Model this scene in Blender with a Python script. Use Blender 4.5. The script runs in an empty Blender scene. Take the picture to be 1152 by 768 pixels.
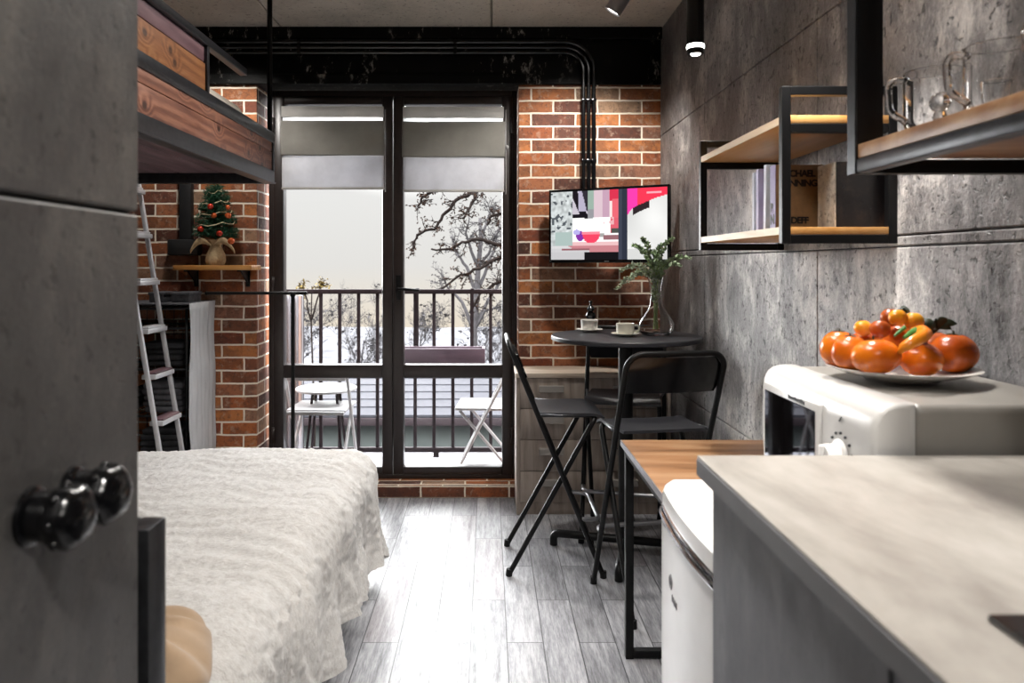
import bpy, bmesh, math, random
from mathutils import Vector, Matrix, noise as mnoise
R = math.radians
PI = math.pi
scene = bpy.context.scene
C = bpy.context.collection
F, VX, VY, CAMZ = 850.0, 549.0, 298.0, 1.36      # focal length in pixels, vanishing point of the floor planks, lens height


def at(px, py, d):
    """the place in metres that lies d metres down the room on a sight line"""
    return Vector(((px - VX) * d / F, d, CAMZ - (py - VY) * d / F))


# ------------------------------------------------------------------ mesh helpers
def new():
    return bmesh.new()


def box(bm, x0, x1, y0, y1, z0, z1, bev=0.0, seg=2, rot=None):
    m = Matrix.Translation(((x0 + x1) / 2, (y0 + y1) / 2, (z0 + z1) / 2))
    if rot is not None:
        m = m @ rot
    m = m @ Matrix.Diagonal((abs(x1 - x0), abs(y1 - y0), abs(z1 - z0), 1))
    r = bmesh.ops.create_cube(bm, size=1, matrix=m)
    if bev > 0:
        es = list({e for v in r['verts'] for e in v.link_edges})
        bmesh.ops.bevel(bm, geom=es, offset=bev, segments=seg, affect='EDGES', profile=0.5, clamp_overlap=True)


def fillet(pts, rad, n=6, closed=False):
    pts = [Vector(p) for p in pts]
    out = []
    N = len(pts)
    for i, p in enumerate(pts):
        if not closed and (i == 0 or i == N - 1):
            out.append(p)
            continue
        a, b = pts[i - 1], pts[(i + 1) % N]
        da, db = (a - p), (b - p)
        la, lb = da.length, db.length
        da.normalize(); db.normalize()
        ang = da.angle(db)
        if ang > PI - 0.02:
            out.append(p); continue
        t = min(rad / math.tan(ang / 2), la * .49, lb * .49)
        r = t * math.tan(ang / 2)
        c = p + (da + db).normalized() * (r / math.sin(ang / 2))
        s, e = p + da * t - c, p + db * t - c
        tot = s.angle(e)
        for k in range(n + 1):
            q = k / n
            v = (s * math.sin((1 - q) * tot) + e * math.sin(q * tot)) / math.sin(tot)
            out.append(c + v)
    return out


def tube(bm, pts, r, n=10, closed=False, caps=True):
    """round bar along a path; r a number or one radius per point"""
    pts = [Vector(p) for p in pts]
    N = len(pts)
    rs = r if isinstance(r, (list, tuple)) else [r] * N
    tans = []
    for i in range(N):
        if closed:
            t = pts[(i + 1) % N] - pts[i - 1]
        else:
            t = pts[min(i + 1, N - 1)] - pts[max(i - 1, 0)]
        tans.append(t.normalized() if t.length > 1e-9 else Vector((0, 0, 1)))
    up = Vector((0, 0, 1)) if abs(tans[0].z) < .9 else Vector((1, 0, 0))
    nrm = (up - tans[0] * up.dot(tans[0])).normalized()
    rings = []
    for i in range(N):
        if i:
            q = tans[i - 1].rotation_difference(tans[i])
            nrm = (q @ nrm)
            nrm = (nrm - tans[i] * nrm.dot(tans[i])).normalized()
        b = tans[i].cross(nrm)
        rings.append([bm.verts.new(pts[i] + (nrm * math.cos(2 * PI * k / n) + b * math.sin(2 * PI * k / n)) * rs[i]) for k in range(n)])
    for i in range(N if closed else N - 1):
        a, b = rings[i], rings[(i + 1) % N]
        for k in range(n):
            bm.faces.new((a[k], a[(k + 1) % n], b[(k + 1) % n], b[k]))
    if caps and not closed:
        bm.faces.new(rings[0][::-1]); bm.faces.new(rings[-1])


def lathe(bm, prof, n=32, m=None, closed=False):
    """profile [(radius, height)] turned about z"""
    m = m or Matrix.Identity(4)
    rings = []
    for (r, z) in prof:
        if r < 1e-6:
            rings.append([bm.verts.new(m @ Vector((0, 0, z)))])
        else:
            rings.append([bm.verts.new(m @ Vector((r * math.cos(2 * PI * k / n), r * math.sin(2 * PI * k / n), z))) for k in range(n)])
    K = len(rings)
    for i in range(K if closed else K - 1):
        a, b = rings[i], rings[(i + 1) % K]
        for k in range(n):
            k2 = (k + 1) % n
            if len(a) == 1 and len(b) == 1:
                continue
            if len(a) == 1:
                bm.faces.new((a[0], b[k2], b[k]))
            elif len(b) == 1:
                bm.faces.new((a[k], a[k2], b[0]))
            else:
                bm.faces.new((a[k], a[k2], b[k2], b[k]))


def ball(bm, c, r, sx=1, sy=1, sz=1, u=20, v=14, rot=None):
    m = Matrix.Translation(c)
    if rot is not None:
        m = m @ rot
    bmesh.ops.create_uvsphere(bm, u_segments=u, v_segments=v, radius=r, matrix=m @ Matrix.Diagonal((sx, sy, sz, 1)))


def prism(bm, poly, axis, a, b):
    """polygon in a plane pushed along an axis ('x','y' or 'z') from a to b"""
    def P(u, v, w):
        return {'x': (w, u, v), 'y': (u, w, v), 'z': (u, v, w)}[axis]
    A = [bm.verts.new(P(u, v, a)) for u, v in poly]
    B = [bm.verts.new(P(u, v, b)) for u, v in poly]
    n = len(poly)
    bm.faces.new(A[::-1]); bm.faces.new(B)
    for i in range(n):
        bm.faces.new((A[i], A[(i + 1) % n], B[(i + 1) % n], B[i]))


def obj(name, bm, m, parent=None, loc=(0, 0, 0), rot=None, smooth=True, ang=35):
    bmesh.ops.recalc_face_normals(bm, faces=bm.faces)
    me = bpy.data.meshes.new(name)
    bm.to_mesh(me); bm.free()
    if smooth:
        me.polygons.foreach_set('use_smooth', [True] * len(me.polygons))
        me.set_sharp_from_angle(angle=R(ang))
        for p in me.polygons:
            if len(p.vertices) > 6: p.use_smooth = False
    for mm in (m if isinstance(m, (list, tuple)) else [m]):
        me.materials.append(mm)
    o = bpy.data.objects.new(name, me)
    C.objects.link(o)
    o.location = loc
    if rot:
        o.rotation_euler = rot
    if parent:
        o.parent = parent
    return o


def tag(o, label, cat, group=None, kind=None):
    o['label'] = label; o['category'] = cat
    if group: o['group'] = group
    if kind: o['kind'] = kind
    return o


def thing(name, label, cat, loc=(0, 0, 0), rz=0, group=None):
    o = bpy.data.objects.new(name, None)
    C.objects.link(o)
    o.empty_display_size = .05
    o.location = loc; o.rotation_euler = (0, 0, rz)
    return tag(o, label, cat, group)


def struct(o):
    o['kind'] = 'structure'
    return o


def root_struct(name, loc=(0, 0, 0)):
    o = bpy.data.objects.new(name, None)
    C.objects.link(o); o.location = loc
    return struct(o)


def dup(root, loc, rz, label, parent=None):
    r = root.copy(); C.objects.link(r)
    r.location = loc; r.rotation_euler = (0, 0, rz)
    r['label'] = label
    for ch in list(root.children):
        c = ch.copy(); C.objects.link(c); c.parent = r
        for g in list(ch.children):
            d = g.copy(); C.objects.link(d); d.parent = c
    return r


# ------------------------------------------------------------------ material helpers
class NT:
    def __init__(s, name):
        s.m = bpy.data.materials.new(name); s.m.use_nodes = True
        s.t = s.m.node_tree; s.t.nodes.clear()
        s.out = s.t.nodes.new('ShaderNodeOutputMaterial')

    def n(s, typ, props=None, **ins):
        nd = s.t.nodes.new('ShaderNode' + typ)
        for k, v in (props or {}).items():
            setattr(nd, k, v)
        for k, v in ins.items():
            key = int(k[1:]) if k[0] == 'i' and k[1:].isdigit() else k.replace('_', ' ')
            s.set(nd, key, v)
        return nd

    def set(s, nd, key, v):
        sock = nd.inputs[key]
        if isinstance(v, bpy.types.Node):
            s.t.links.new(v.outputs[0], sock)
        elif isinstance(v, bpy.types.NodeSocket):
            s.t.links.new(v, sock)
        else:
            if isinstance(v, (tuple, list)) and len(v) == 3 and sock.type == 'RGBA':
                v = (*v, 1)
            sock.default_value = v

    def coord(s, scale=(1, 1, 1), rot=(0, 0, 0), loc=(0, 0, 0)):
        tc = s.n('TexCoord')
        mp = s.n('Mapping', Scale=scale, Rotation=rot, Location=loc)
        s.t.links.new(tc.outputs['Object'], mp.inputs[0])
        return mp

    def noise(s, vec, scale, detail=4, rough=.55, dist=0):
        return s.n('TexNoise', Vector=vec, Scale=scale, Detail=detail, Roughness=rough, Distortion=dist)

    def ramp(s, fac, stops, interp='LINEAR'):
        r = s.n('ValToRGB', Fac=fac)
        cr = r.color_ramp; cr.interpolation = interp
        while len(cr.elements) < len(stops):
            cr.elements.new(.5)
        for e, (p, c) in zip(cr.elements, stops):
            e.position = p
            e.color = (c, c, c, 1) if isinstance(c, (int, float)) else (*c, 1)
        return r

    def math(s, op, a, b=0.0, clamp=False):
        return s.n('Math', {'operation': op, 'use_clamp': clamp}, i0=a, i1=b)

    def mix(s, fac, a, b, mode='MIX'):
        nd = s.n('Mix', {'data_type': 'RGBA', 'blend_type': mode})
        s.set(nd, 0, fac); s.set(nd, 6, a); s.set(nd, 7, b)
        return nd.outputs[2]

    def bump(s, h, strength=.3, dist=.01):
        return s.n('Bump', Height=h, Strength=strength, Distance=dist)

    def bsdf(s, color, rough=.5, metal=0.0, normal=None, **kw):
        b = s.n('BsdfPrincipled', Base_Color=color, Roughness=rough, Metallic=metal)
        for k, v in kw.items():
            s.set(b, k.replace('_', ' '), v)
        if normal is not None:
            s.set(b, 'Normal', normal)
        s.t.links.new(b.outputs[0], s.out.inputs[0])
        return s.m


def hexc(h):
    v = [int(h[i:i + 2], 16) / 255 for i in (0, 2, 4)]
    return tuple(c / 12.92 if c <= .04045 else ((c + .055) / 1.055) ** 2.4 for c in v)


def plain(name, col, rough=.5, metal=0.0, var=.12, scale=18, bump=0.0, **kw):
    """one colour with a faint mottling of its own"""
    t = NT(name)
    c = t.coord()
    nz = t.noise(c, scale, 5)
    col = hexc(col) if isinstance(col, str) else col
    k = t.ramp(nz, [(.3, tuple(x * (1 - var) for x in col)), (.7, tuple(min(1, x * (1 + var)) for x in col))])
    return t.bsdf(k, rough, metal, t.bump(nz, bump, .004) if bump else None, **kw)


def concrete(name, dark, mid, light, streak=(1, 1, .35), rough=.5, scale=2.2, bump=.25, pits=.55, spread=.15):
    t = NT(name)
    c = t.coord(streak)
    c1 = t.coord()
    big = t.noise(c1, scale * .55, 6, .6, .8)
    mid_ = t.noise(c, scale * 1.6, 9, .72, .5)
    fine = t.noise(c, scale * 10, 8, .72)
    grit = t.noise(c1, scale * 40, 5, .7)
    pit = t.noise(c1, 42, 4, .65, .3)
    v = t.math('ADD', t.math('MULTIPLY', big, .34), t.math('ADD', t.math('MULTIPLY', mid_, .34), t.math('ADD', t.math('MULTIPLY', fine, .2), t.math('MULTIPLY', grit, .12))))
    col = t.ramp(v, [(.5 - spread, dark), (.5, mid), (.5 + spread, light)])
    pm = t.ramp(pit, [(.585, 0.0), (.65, 1.0)])
    col2 = t.mix(t.math('MULTIPLY', pm, pits), col.outputs[0], tuple(x * .3 for x in dark))
    h = t.math('SUBTRACT', t.math('ADD', t.math('MULTIPLY', grit, .7), t.math('ADD', fine, mid_)), t.math('MULTIPLY', pm, .6))
    rg = t.ramp(fine, [(.3, rough - .12), (.7, rough + .12)])
    return t.bsdf(col2, rg, 0, t.bump(h, bump, .012))


def pine(name, cols, amp=1.0, seed=0.0):
    """knotty board lying along y: growth rings bent round the knots"""
    t = NT(name)
    c = t.coord((1, 1, 1), (0, 0, 0), (0, seed, seed * .37))
    sep = t.n('SeparateXYZ'); t.t.links.new(c.outputs[0], sep.inputs[0])
    kv = t.n('CombineXYZ', X=sep.outputs[1], Y=t.math('MULTIPLY', sep.outputs[2], 1.25), Z=0.0)
    vo = t.n('TexVoronoi', {'voronoi_dimensions': '2D'}, Vector=kv, Scale=5.6)
    d = vo.outputs['Distance']
    near = t.n('MapRange', {'interpolation_type': 'SMOOTHSTEP'}, Value=d, From_Min=.0, From_Max=.42, To_Min=1.0, To_Max=0.0)
    lo = t.noise(t.coord((1, .35, 1)), 6.0, 5, .6)
    ph = t.math('ADD', t.math('MULTIPLY', sep.outputs[2], 170.0), t.math('ADD', t.math('MULTIPLY', near, 13.0), t.math('MULTIPLY', lo, 9.0)))
    ring = t.math('ADD', t.math('MULTIPLY', t.math('SINE', ph), .5), .5)
    fine = t.noise(t.coord((1, .05, 1)), 120, 5, .7)
    v = t.math('ADD', t.math('MULTIPLY', ring, .2 * amp), t.math('ADD', t.math('MULTIPLY', fine, .5), t.math('MULTIPLY', lo, .42)))
    col = t.ramp(v, [(.28, cols[0]), (.52, cols[1]), (.78, cols[2])]).outputs[0]
    kn = t.n('MapRange', {'interpolation_type': 'SMOOTHSTEP'}, Value=d, From_Min=.05, From_Max=.13, To_Min=.85, To_Max=0.0)
    col = t.mix(kn, col, tuple(x * .35 for x in cols[0]))
    return t.bsdf(col, .5, 0, t.bump(v, .2, .006))


def wood(name, cols, axis='x', scale=1.0, rough=.5, bump=.15, knots=0.0, grain=16, wave=.12):
    t = NT(name)
    sc = {'x': (.12, 1, 1), 'y': (1, .12, 1), 'z': (1, 1, .12)}[axis]
    c = t.coord(tuple(s * scale for s in sc))
    n1 = t.noise(c, grain, 6, .6, 1.2)
    n2 = t.noise(c, grain * 6, 4, .7)
    big = t.noise(c, 3.2, 3, .5, .8)
    w = t.n('TexWave', {'wave_type': 'BANDS', 'bands_direction': 'DIAGONAL'}, Vector=c, Scale=grain * .55, Distortion=9.0, Detail=3.0, Detail_Scale=1.2)
    v = t.math('ADD', t.math('MULTIPLY', n1, .67 - wave), t.math('ADD', t.math('MULTIPLY', w, wave), t.math('ADD', t.math('MULTIPLY', n2, .15), t.math('MULTIPLY', big, .3))))
    col = t.ramp(v, [(.30, cols[0]), (.52, cols[1]), (.76, cols[2])]).outputs[0]
    if knots:
        kc = t.coord((scale * .9, scale * .55, scale * .9))
        vo = t.n('TexVoronoi', Vector=kc, Scale=5.0)
        kd = t.ramp(vo.outputs['Distance'], [(.05, 1.0), (.17, 0.0)])
        col = t.mix(t.math('MULTIPLY', kd, knots), col, tuple(x * .25 for x in cols[0]))
    return t.bsdf(col, rough, 0, t.bump(v, bump, .006))
SKY, EXPO, GLOW, GLOW2 = 2.2, 0.5, 8.5, 38.0
# ------------------------------------------------------------------ materials
M = {}
M['wall'] = concrete('dark_concrete_panel', hexc('262627'), hexc('7a7777'), hexc('d0cbc6'), (1, 1, .5), .36, 2.6, .55, .75, .10)
M['hall'] = concrete('grey_concrete_panel', hexc('383635'), hexc('5c5a58'), hexc('8a857e'), (1, 1, .6), .48, 3.4, .15, .35, .17)
M['ceil'] = concrete('concrete_ceiling', hexc('98938b'), hexc('bab4a9'), hexc('ccc6bb'), (1, .5, 1), .8, 3)
M['seam'] = plain('panel_joint', '1b1a19', .8)
M['plaster'] = plain('plaster', '6a6763', .8)


def brick_mat(name):
    t = NT(name)
    tc = t.n('TexCoord')
    sep = t.n('SeparateXYZ'); t.t.links.new(tc.outputs['Object'], sep.inputs[0])
    ns = t.n('SeparateXYZ'); t.t.links.new(tc.outputs['Normal'], ns.inputs[0])
    ax = t.math('GREATER_THAN', t.math('ABSOLUTE', ns.outputs[0]), .5)
    az = t.math('GREATER_THAN', t.math('ABSOLUTE', ns.outputs[2]), .5)
    u = t.math('ADD', sep.outputs[0], t.math('MULTIPLY', ax, sep.outputs[1]))
    vv = t.math('ADD', sep.outputs[2], t.math('MULTIPLY', az, sep.outputs[1]))
    comb = t.n('CombineXYZ', X=u, Y=vv, Z=0.0)
    wob = t.noise(tc.outputs['Object'], 9, 3)
    vec = t.n('VectorMath', {'operation': 'MULTIPLY_ADD'}, i0=wob.outputs['Color'], i1=(.012, .012, 0), i2=comb)

    def bt(c1, c2, mo):
        b = t.n('TexBrick', {'offset': .5, 'offset_frequency': 2}, Vector=vec, Color1=c1, Color2=c2, Mortar=mo, Scale=1.0, Mortar_Size=.0058,
                Mortar_Smooth=.25, Bias=0.0, Brick_Width=.258, Row_Height=.075)
        return b
    b = bt((0, 0, 0), (1, 1, 1), (.5, .5, .5))
    tone = t.ramp(b, [(0, hexc('4d2c20')), (.18, hexc('7d3d22')), (.36, hexc('a9602f')), (.52, hexc('6b3c2b')), (.68, hexc('b8713c')), (.84, hexc('8d5640')), (1, hexc('a58468'))])
    n1 = t.noise(tc.outputs['Object'], 26, 7, .7, .4)
    n2 = t.noise(tc.outputs['Object'], 11, 5, .6)
    blot = t.ramp(n2, [(.46, 0.0), (.58, 1.0)])
    n3 = t.noise(tc.outputs['Object'], 55, 6, .75, .3)
    c = t.mix(t.math('MULTIPLY', blot, .42), tone.outputs[0], hexc('33241f'))
    c = t.mix(t.math('MULTIPLY', t.ramp(n3, [(.53, 0.0), (.62, 1.0)]), .5), c, hexc('2c201c'))
    c = t.mix(t.math('MULTIPLY', t.ramp(n1, [(.54, 0.0), (.66, 1.0)]), .5), c, hexc('ad9380'))
    c = t.mix(b.outputs['Fac'], c, hexc('e6dac8'))
    h = t.math('ADD', t.math('MULTIPLY', t.math('SUBTRACT', 1.0, b.outputs['Fac']), .8), t.math('MULTIPLY', n1, .5))
    return t.bsdf(c, .75, 0, t.bump(h, .55, .012))


M['brick'] = brick_mat('old_brick')


def floor_mat():
    t = NT('grey_wood_tile')
    tc = t.n('TexCoord')
    sep = t.n('SeparateXYZ'); t.t.links.new(tc.outputs['Object'], sep.inputs[0])
    u = t.math('SUBTRACT', sep.outputs[1], 2.033)
    v = t.math('ADD', sep.outputs[0], .062 + .1305 * 20)
    vec = t.n('CombineXYZ', X=u, Y=v, Z=0.0)
    b = t.n('TexBrick', {'offset': .5, 'offset_frequency': 2}, Vector=vec, Color1=(0, 0, 0), Color2=(1, 1, 1), Mortar=(.5, .5, .5), Scale=1.0,
            Mortar_Size=.002, Mortar_Smooth=.1, Bias=0.0, Brick_Width=.69, Row_Height=.1305)
    gc = t.n('Mapping', Scale=(1, .09, 1)); t.t.links.new(tc.outputs['Object'], gc.inputs[0])
    off = t.n('VectorMath', {'operation': 'MULTIPLY_ADD'}, i0=b.outputs['Color'], i1=(3, 7, 5), i2=gc)
    g1 = t.noise(off, 70, 8, .7, .3)
    g2 = t.noise(off, 14, 5, .6, .8)
    g3 = t.noise(off, 260, 4, .7)
    g = t.math('ADD', t.math('MULTIPLY', g1, .45), t.math('ADD', t.math('MULTIPLY', g2, .3), t.math('MULTIPLY', g3, .25)))
    col = t.ramp(g, [(.36, hexc('505053')), (.48, hexc('8c8c90')), (.62, hexc('bdbdc0'))])
    tint = t.ramp(b, [(0, .72), (.5, 1.0), (1, 1.14)])
    c = t.mix(1.0, col.outputs[0], tint.outputs[0], 'MULTIPLY')
    c = t.mix(t.ramp(b, [(.86, 0.0), (.9, .25)], 'CONSTANT'), c, hexc('7d6866'))
    c = t.mix(b.outputs['Fac'], c, hexc('3a3a3c'))
    rg = t.ramp(g, [(.36, .46), (.64, .26)])
    h = t.math('SUBTRACT', g, b.outputs['Fac'])
    return t.bsdf(c, rg, 0, t.bump(h, .14, .004), Specular_IOR_Level=.5)


M['floor'] = floor_mat()
M['black'] = plain('black_steel', '0b0b0c', .4, .0, .2, Specular_IOR_Level=.25)
M['blackgloss'] = plain('black_enamel', '0d0d0f', .16, .0, .2)
M['steel'] = plain('dark_steel', '3c3d40', .35, .7, .25, 40)
M['blackmatte'] = plain('black_matte', '141416', .6)
M['frame'] = plain('brown_black_window_profile', '2c2422', .33, 0, .18, 30)


def beam_mat():
    t = NT('black_paint_chipped')
    c = t.coord((1, 1, .45))
    n = t.noise(c, 22, 8, .72)
    r = t.noise(t.coord(), 2.1, 3, .6)
    chip = t.math('MULTIPLY', t.ramp(n, [(.57, 0.0), (.64, 1.0)]), t.ramp(r, [(.44, 0.0), (.58, 1.0)]))
    col = t.mix(chip, hexc('0c0c0c'), hexc('a09d97'))
    return t.bsdf(col, .4, 0, t.bump(n, .25, .01), Specular_IOR_Level=.12)


M['beam'] = beam_mat()
M['oak'] = wood('oak_board', [hexc('9a6a38'), hexc('b98548'), hexc('cfa268')], 'y', 1.0, .42, .08, 0, 10, .06)
M['oaktable'] = wood('golden_oak_top', [hexc('5e4028'), hexc('8f6746'), hexc('ac8a68')], 'x', 1.0, .38, .1, 0, 11, .10)
M['birch'] = wood('pale_board_edge', [hexc('b99a78'), hexc('d6bd9c'), hexc('ead8bd')], 'y', 1.0, .5, .05)
M['pine'] = pine('stained_pine', [hexc('3d2018'), hexc('6e4434'), hexc('966952')])
M['pinegold'] = pine('honey_pine', [hexc('532d17'), hexc('80502d'), hexc('9c6f45')], .8, 3.7)
M['purplewood'] = wood('purple_stained_board', [hexc('35242a'), hexc('5e4349'), hexc('83686c')], 'y', 1.0, .5, .15, .2, 12)
M['chest'] = wood('grey_oak_laminate', [hexc('6c625b'), hexc('95887e'), hexc('b0a397')], 'z', 1.3, .5, .08, 0, 14)
M['chesttop'] = wood('pale_oak_laminate', [hexc('a08e7c'), hexc('bfae9c'), hexc('d8cabb')], 'x', 1.0, .45, .05)
M['planter'] = wood('planter_board', [hexc('2a1f25'), hexc('443540'), hexc('584853')], 'x', 1.0, .6)
M['white'] = plain('white_enamel', 'efeeec', .22, 0, .02)
M['whitematte'] = plain('white_painted_metal', '9c9b9b', .45, 0, .04, Specular_IOR_Level=0.05)
M['knobwhite'] = plain('white_plastic', 'dcdad6', .35, 0, .02)
M['mwbody'] = plain('pale_grey_casing', '8f8b85', .38, 0, .04)
M['chrome'] = plain('chrome', 'd8d8da', .12, 1.0, .03)
M['alu'] = plain('brushed_aluminium', 'b4b4b8', .32, .8, .08)
M['greyfabric'] = plain('grey_nonwoven_cover', 'b9babd', .8, 0, .06, 8, .3)
M['darkcloth'] = plain('dark_cloth', '2c2c30', .9, 0, .3, 30, .3)
M['greycloth'] = plain('grey_cloth', '55555a', .9, 0, .3, 30, .3)
M['burlap'] = plain('burlap', 'b59c78', .9, 0, .2, 90, .4)
M['ornament'] = plain('red_copper_bauble', 'b8321c', .2, .35, .1)
M['ornament2'] = plain('orange_copper_bauble', 'cf6030', .2, .35, .1)
M['ribbon'] = plain('cream_ribbon', 'd8c9a4', .6, 0, .1)
M['needle'] = plain('tree_needles', '1f5238', .7, 0, .45, 40)
M['bag'] = plain('kraft_box', '9a5b33', .7)
M['cream'] = plain('cream_mattress', 'd9cfc2', .85, 0, .04, 30, .2)
M['stem'] = plain('green_stem', '8aa35a', .5, 0, .2)
M['leafgreen'] = plain('eucalyptus_leaf', 'a2b592', .5, 0, .5, 30)
M['leafpale'] = plain('pale_leaf', 'b4bda4', .55, 0, .3, 30)
M['darkleaf'] = plain('dark_leaf', '26301f', .5, 0, .4, 30)
M['ceramic'] = plain('white_ceramic', 'e9e6e0', .18, 0, .02)
M['ceramic2'] = plain('cream_ceramic', 'dcd9cc', .2, 0, .02)
M['plate'] = plain('stoneware_plate', 'd9d6d0', .2, 0, .03)
M['ladder'] = plain('pale_aluminium', 'c4c4c8', .35, .25, .05)
M['mwwhite'] = plain('white_oven_plastic', 'c4c2bf', .25, 0, .02)
M['handlegrey'] = plain('grey_handle', '8a8580', .5, 0, .05)
M['emblem'] = plain('grey_emblem', '9a9a9e', .4, 0, .05)
M['satin'] = plain('satin_metal', '9a9a9d', .32, .85, .05)
M['screenedge'] = plain('tv_plastic', '0b0b0d', .2)


def fruit_mat(name, a, b):
    t = NT(name)
    c = t.coord()
    n = t.noise(c, 18, 4, .5)
    p = t.noise(c, 420, 2)
    col = t.ramp(n, [(.32, a), (.68, b)])
    return t.bsdf(col, .24, 0, t.bump(p, .12, .002), Subsurface_Weight=.12, Subsurface_Radius=(.02, .008, .002))


M['fruit'] = fruit_mat('orange_peel', hexc('c9560a'), hexc('e67c18'))
M['fruitdeep'] = fruit_mat('deep_orange_peel', hexc('a3420e'), hexc('c66018'))
M['fruityellow'] = fruit_mat('amber_peel', hexc('d98812'), hexc('eeac34'))
M['fruitrust'] = fruit_mat('rust_peel', hexc('8c3a14'), hexc('b85a20'))
M['pepper'] = fruit_mat('orange_pepper', hexc('e8780c'), hexc('f89a28'))
M['peppergreen'] = plain('green_pepper_stem', '3f7a35', .35)


def counter_mat():
    t = NT('beige_stone_worktop')
    c = t.coord((1, .45, 1))
    n1 = t.noise(c, 5, 6, .6, 1.2)
    n2 = t.noise(c, 30, 5, .6)
    v = t.math('ADD', t.math('MULTIPLY', n1, .75), t.math('MULTIPLY', n2, .25))
    col = t.ramp(v, [(.33, hexc('86807a')), (.5, hexc('9f9a93')), (.66, hexc('b0aba5'))])
    return t.bsdf(col, .38)


M['worktop'] = counter_mat()
M['edge'] = plain('grey_worktop_edge', '77777b', .5, 0, .05)
M['cabinet'] = concrete('grey_cabinet_front', hexc('5c5c63'), hexc('6c6c73'), hexc('7c7c83'), (1, 1, .4), .5, 3, .04, .1, .2)
M['hob'] = plain('black_glass', '0a0a0c', .25)


def glass(name, rough=0.0, ior=1.45, col=(1, 1, 1)):
    t = NT(name)
    return t.bsdf(col, rough, 0, None, Transmission_Weight=1.0, IOR=ior)


M['glass'] = glass('clear_glass')


def pane_mat():
    t = NT('window_pane')
    tr = t.n('BsdfTransparent', Color=(.97, .98, .98, 1))
    gl = t.n('BsdfGlossy', Roughness=.02)
    fr = t.n('Fresnel', IOR=1.25)
    mx = t.n('MixShader', i0=fr, i1=tr, i2=gl)
    t.t.links.new(mx.outputs[0], t.out.inputs[0])
    return t.m


M['pane'] = pane_mat()


def shade_mat(name, col, trans):
    t = NT(name)
    c = t.coord()
    n = t.noise(c, 9, 5, .6)
    wv = t.noise(c, 300, 2)
    k = t.ramp(n, [(.3, tuple(x * .9 for x in col)), (.7, tuple(min(1, x * 1.08) for x in col))])
    nb = t.bump(t.math('ADD', n, t.math('MULTIPLY', wv, .2)), .25, .01)
    df = t.n('BsdfDiffuse', Color=k, Normal=nb)
    tl = t.n('BsdfTranslucent', Color=k, Normal=nb)
    mx = t.n('MixShader', i0=trans, i1=df, i2=tl)
    t.t.links.new(mx.outputs[0], t.out.inputs[0])
    return t.m


M['shadedense'] = shade_mat('dense_grey_shade_cloth', hexc('98958f'), .27)
M['shadelight'] = shade_mat('thin_white_shade_cloth', hexc('d4d4d8'), .26)
M['shadetop'] = shade_mat('white_shade_casing', hexc('c9c6c2'), .3)
M['shadestrip'] = shade_mat('white_light_gap_strip', hexc('f4f4f4'), .75)


def emit(name, col, s):
    t = NT(name)
    e = t.n('Emission', Color=(*col, 1), Strength=s)
    t.t.links.new(e.outputs[0], t.out.inputs[0])
    return t.m


M['lamp'] = emit('lamp_light', (1, .97, .92), 6)


def blanket_mat():
    t = NT('ivory_fleece')
    c = t.coord((1, 2.4, 1))
    n = t.noise(c, 70, 6, .7, .6)
    n3 = t.noise(t.coord(), 420, 3, .7)
    n2 = t.noise(t.coord(), 3, 3)
    v = t.math('ADD', t.math('MULTIPLY', n, .6), t.math('ADD', t.math('MULTIPLY', n3, .3), t.math('MULTIPLY', n2, .2)))
    col = t.ramp(v, [(.36, hexc('bcb6ae')), (.5, hexc('dedad5')), (.66, hexc('f5f3f0'))])
    h = t.math('ADD', n, t.math('MULTIPLY', n3, .6))
    return t.bsdf(col, .95, 0, t.bump(h, .7, .012), Sheen_Weight=.3, Specular_IOR_Level=.15)


M['blanket'] = blanket_mat()
M['tan'] = plain('tan_velour', 'a48a6e', .85, 0, .15, 12, .2, Sheen_Weight=.3)
M['snow'] = plain('pale_balcony_tiles', 'b4b4b8', .8, 0, .05, 4, Specular_IOR_Level=0.05)
M['wintergrass'] = plain('frosted_winter_grass', '434346', .9, 0, .5, 1.2, Specular_IOR_Level=0.05)
M['rail'] = plain('grey_brown_railing_paint', '2c2628', .6, 0, .15, Specular_IOR_Level=0.05)
M['bark'] = plain('bark', '1c1715', .9, 0, .3, 20, Specular_IOR_Level=0.05)
M['palebark'] = plain('frosted_bark', '3a3839', .9, 0, .25, 20, Specular_IOR_Level=0.05)
M['deadleaf'] = plain('withered_leaf', '33251d', .8, 0, .3, Specular_IOR_Level=0.05)
M['roofgrey'] = plain('pale_grey_roofing', '333337', .7, 0, .1, 6, Specular_IOR_Level=0.05)
M['wallgrey'] = plain('pale_render', '505553', .8, 0, .08, 6, Specular_IOR_Level=0.05)
M['screen_white'] = plain('white_corrugated_sheet', '6f6f73', .4, 0, .05, Specular_IOR_Level=0.05)
M['leaf_yellow'] = plain('yellow_leaf', '6b5c36', .7, 0, .3, Specular_IOR_Level=0.05)

# ------------------------------------------------------------------ the room
WX = 1.007          # right wall face
BY = 4.41           # front of the brick piers
CZ = 2.736          # ceiling
LX = -2.32          # far side of the bed niche
Y0 = -1.5           # wall behind the camera

bm = new(); box(bm, LX - .1, WX + .1, Y0 - .1, BY + .3, -.1, 0)
struct(obj('floor', bm, M['floor'], smooth=False))
bm = new()
xs = [LX - .1, -1.2, .02, WX + .1]
ys = [Y0 - .1, .2, 2.42, BY + .3]
for i in range(3):
    for j in range(3):
        box(bm, xs[i] + .004, xs[i + 1] - .004, ys[j] + .004, ys[j + 1] - .004, CZ, CZ + .05, .004, 1)
box(bm, LX - .1, WX + .1, Y0 - .1, BY + .3, CZ + .03, CZ + .1)
struct(obj('ceiling', bm, M['ceil']))


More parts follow.
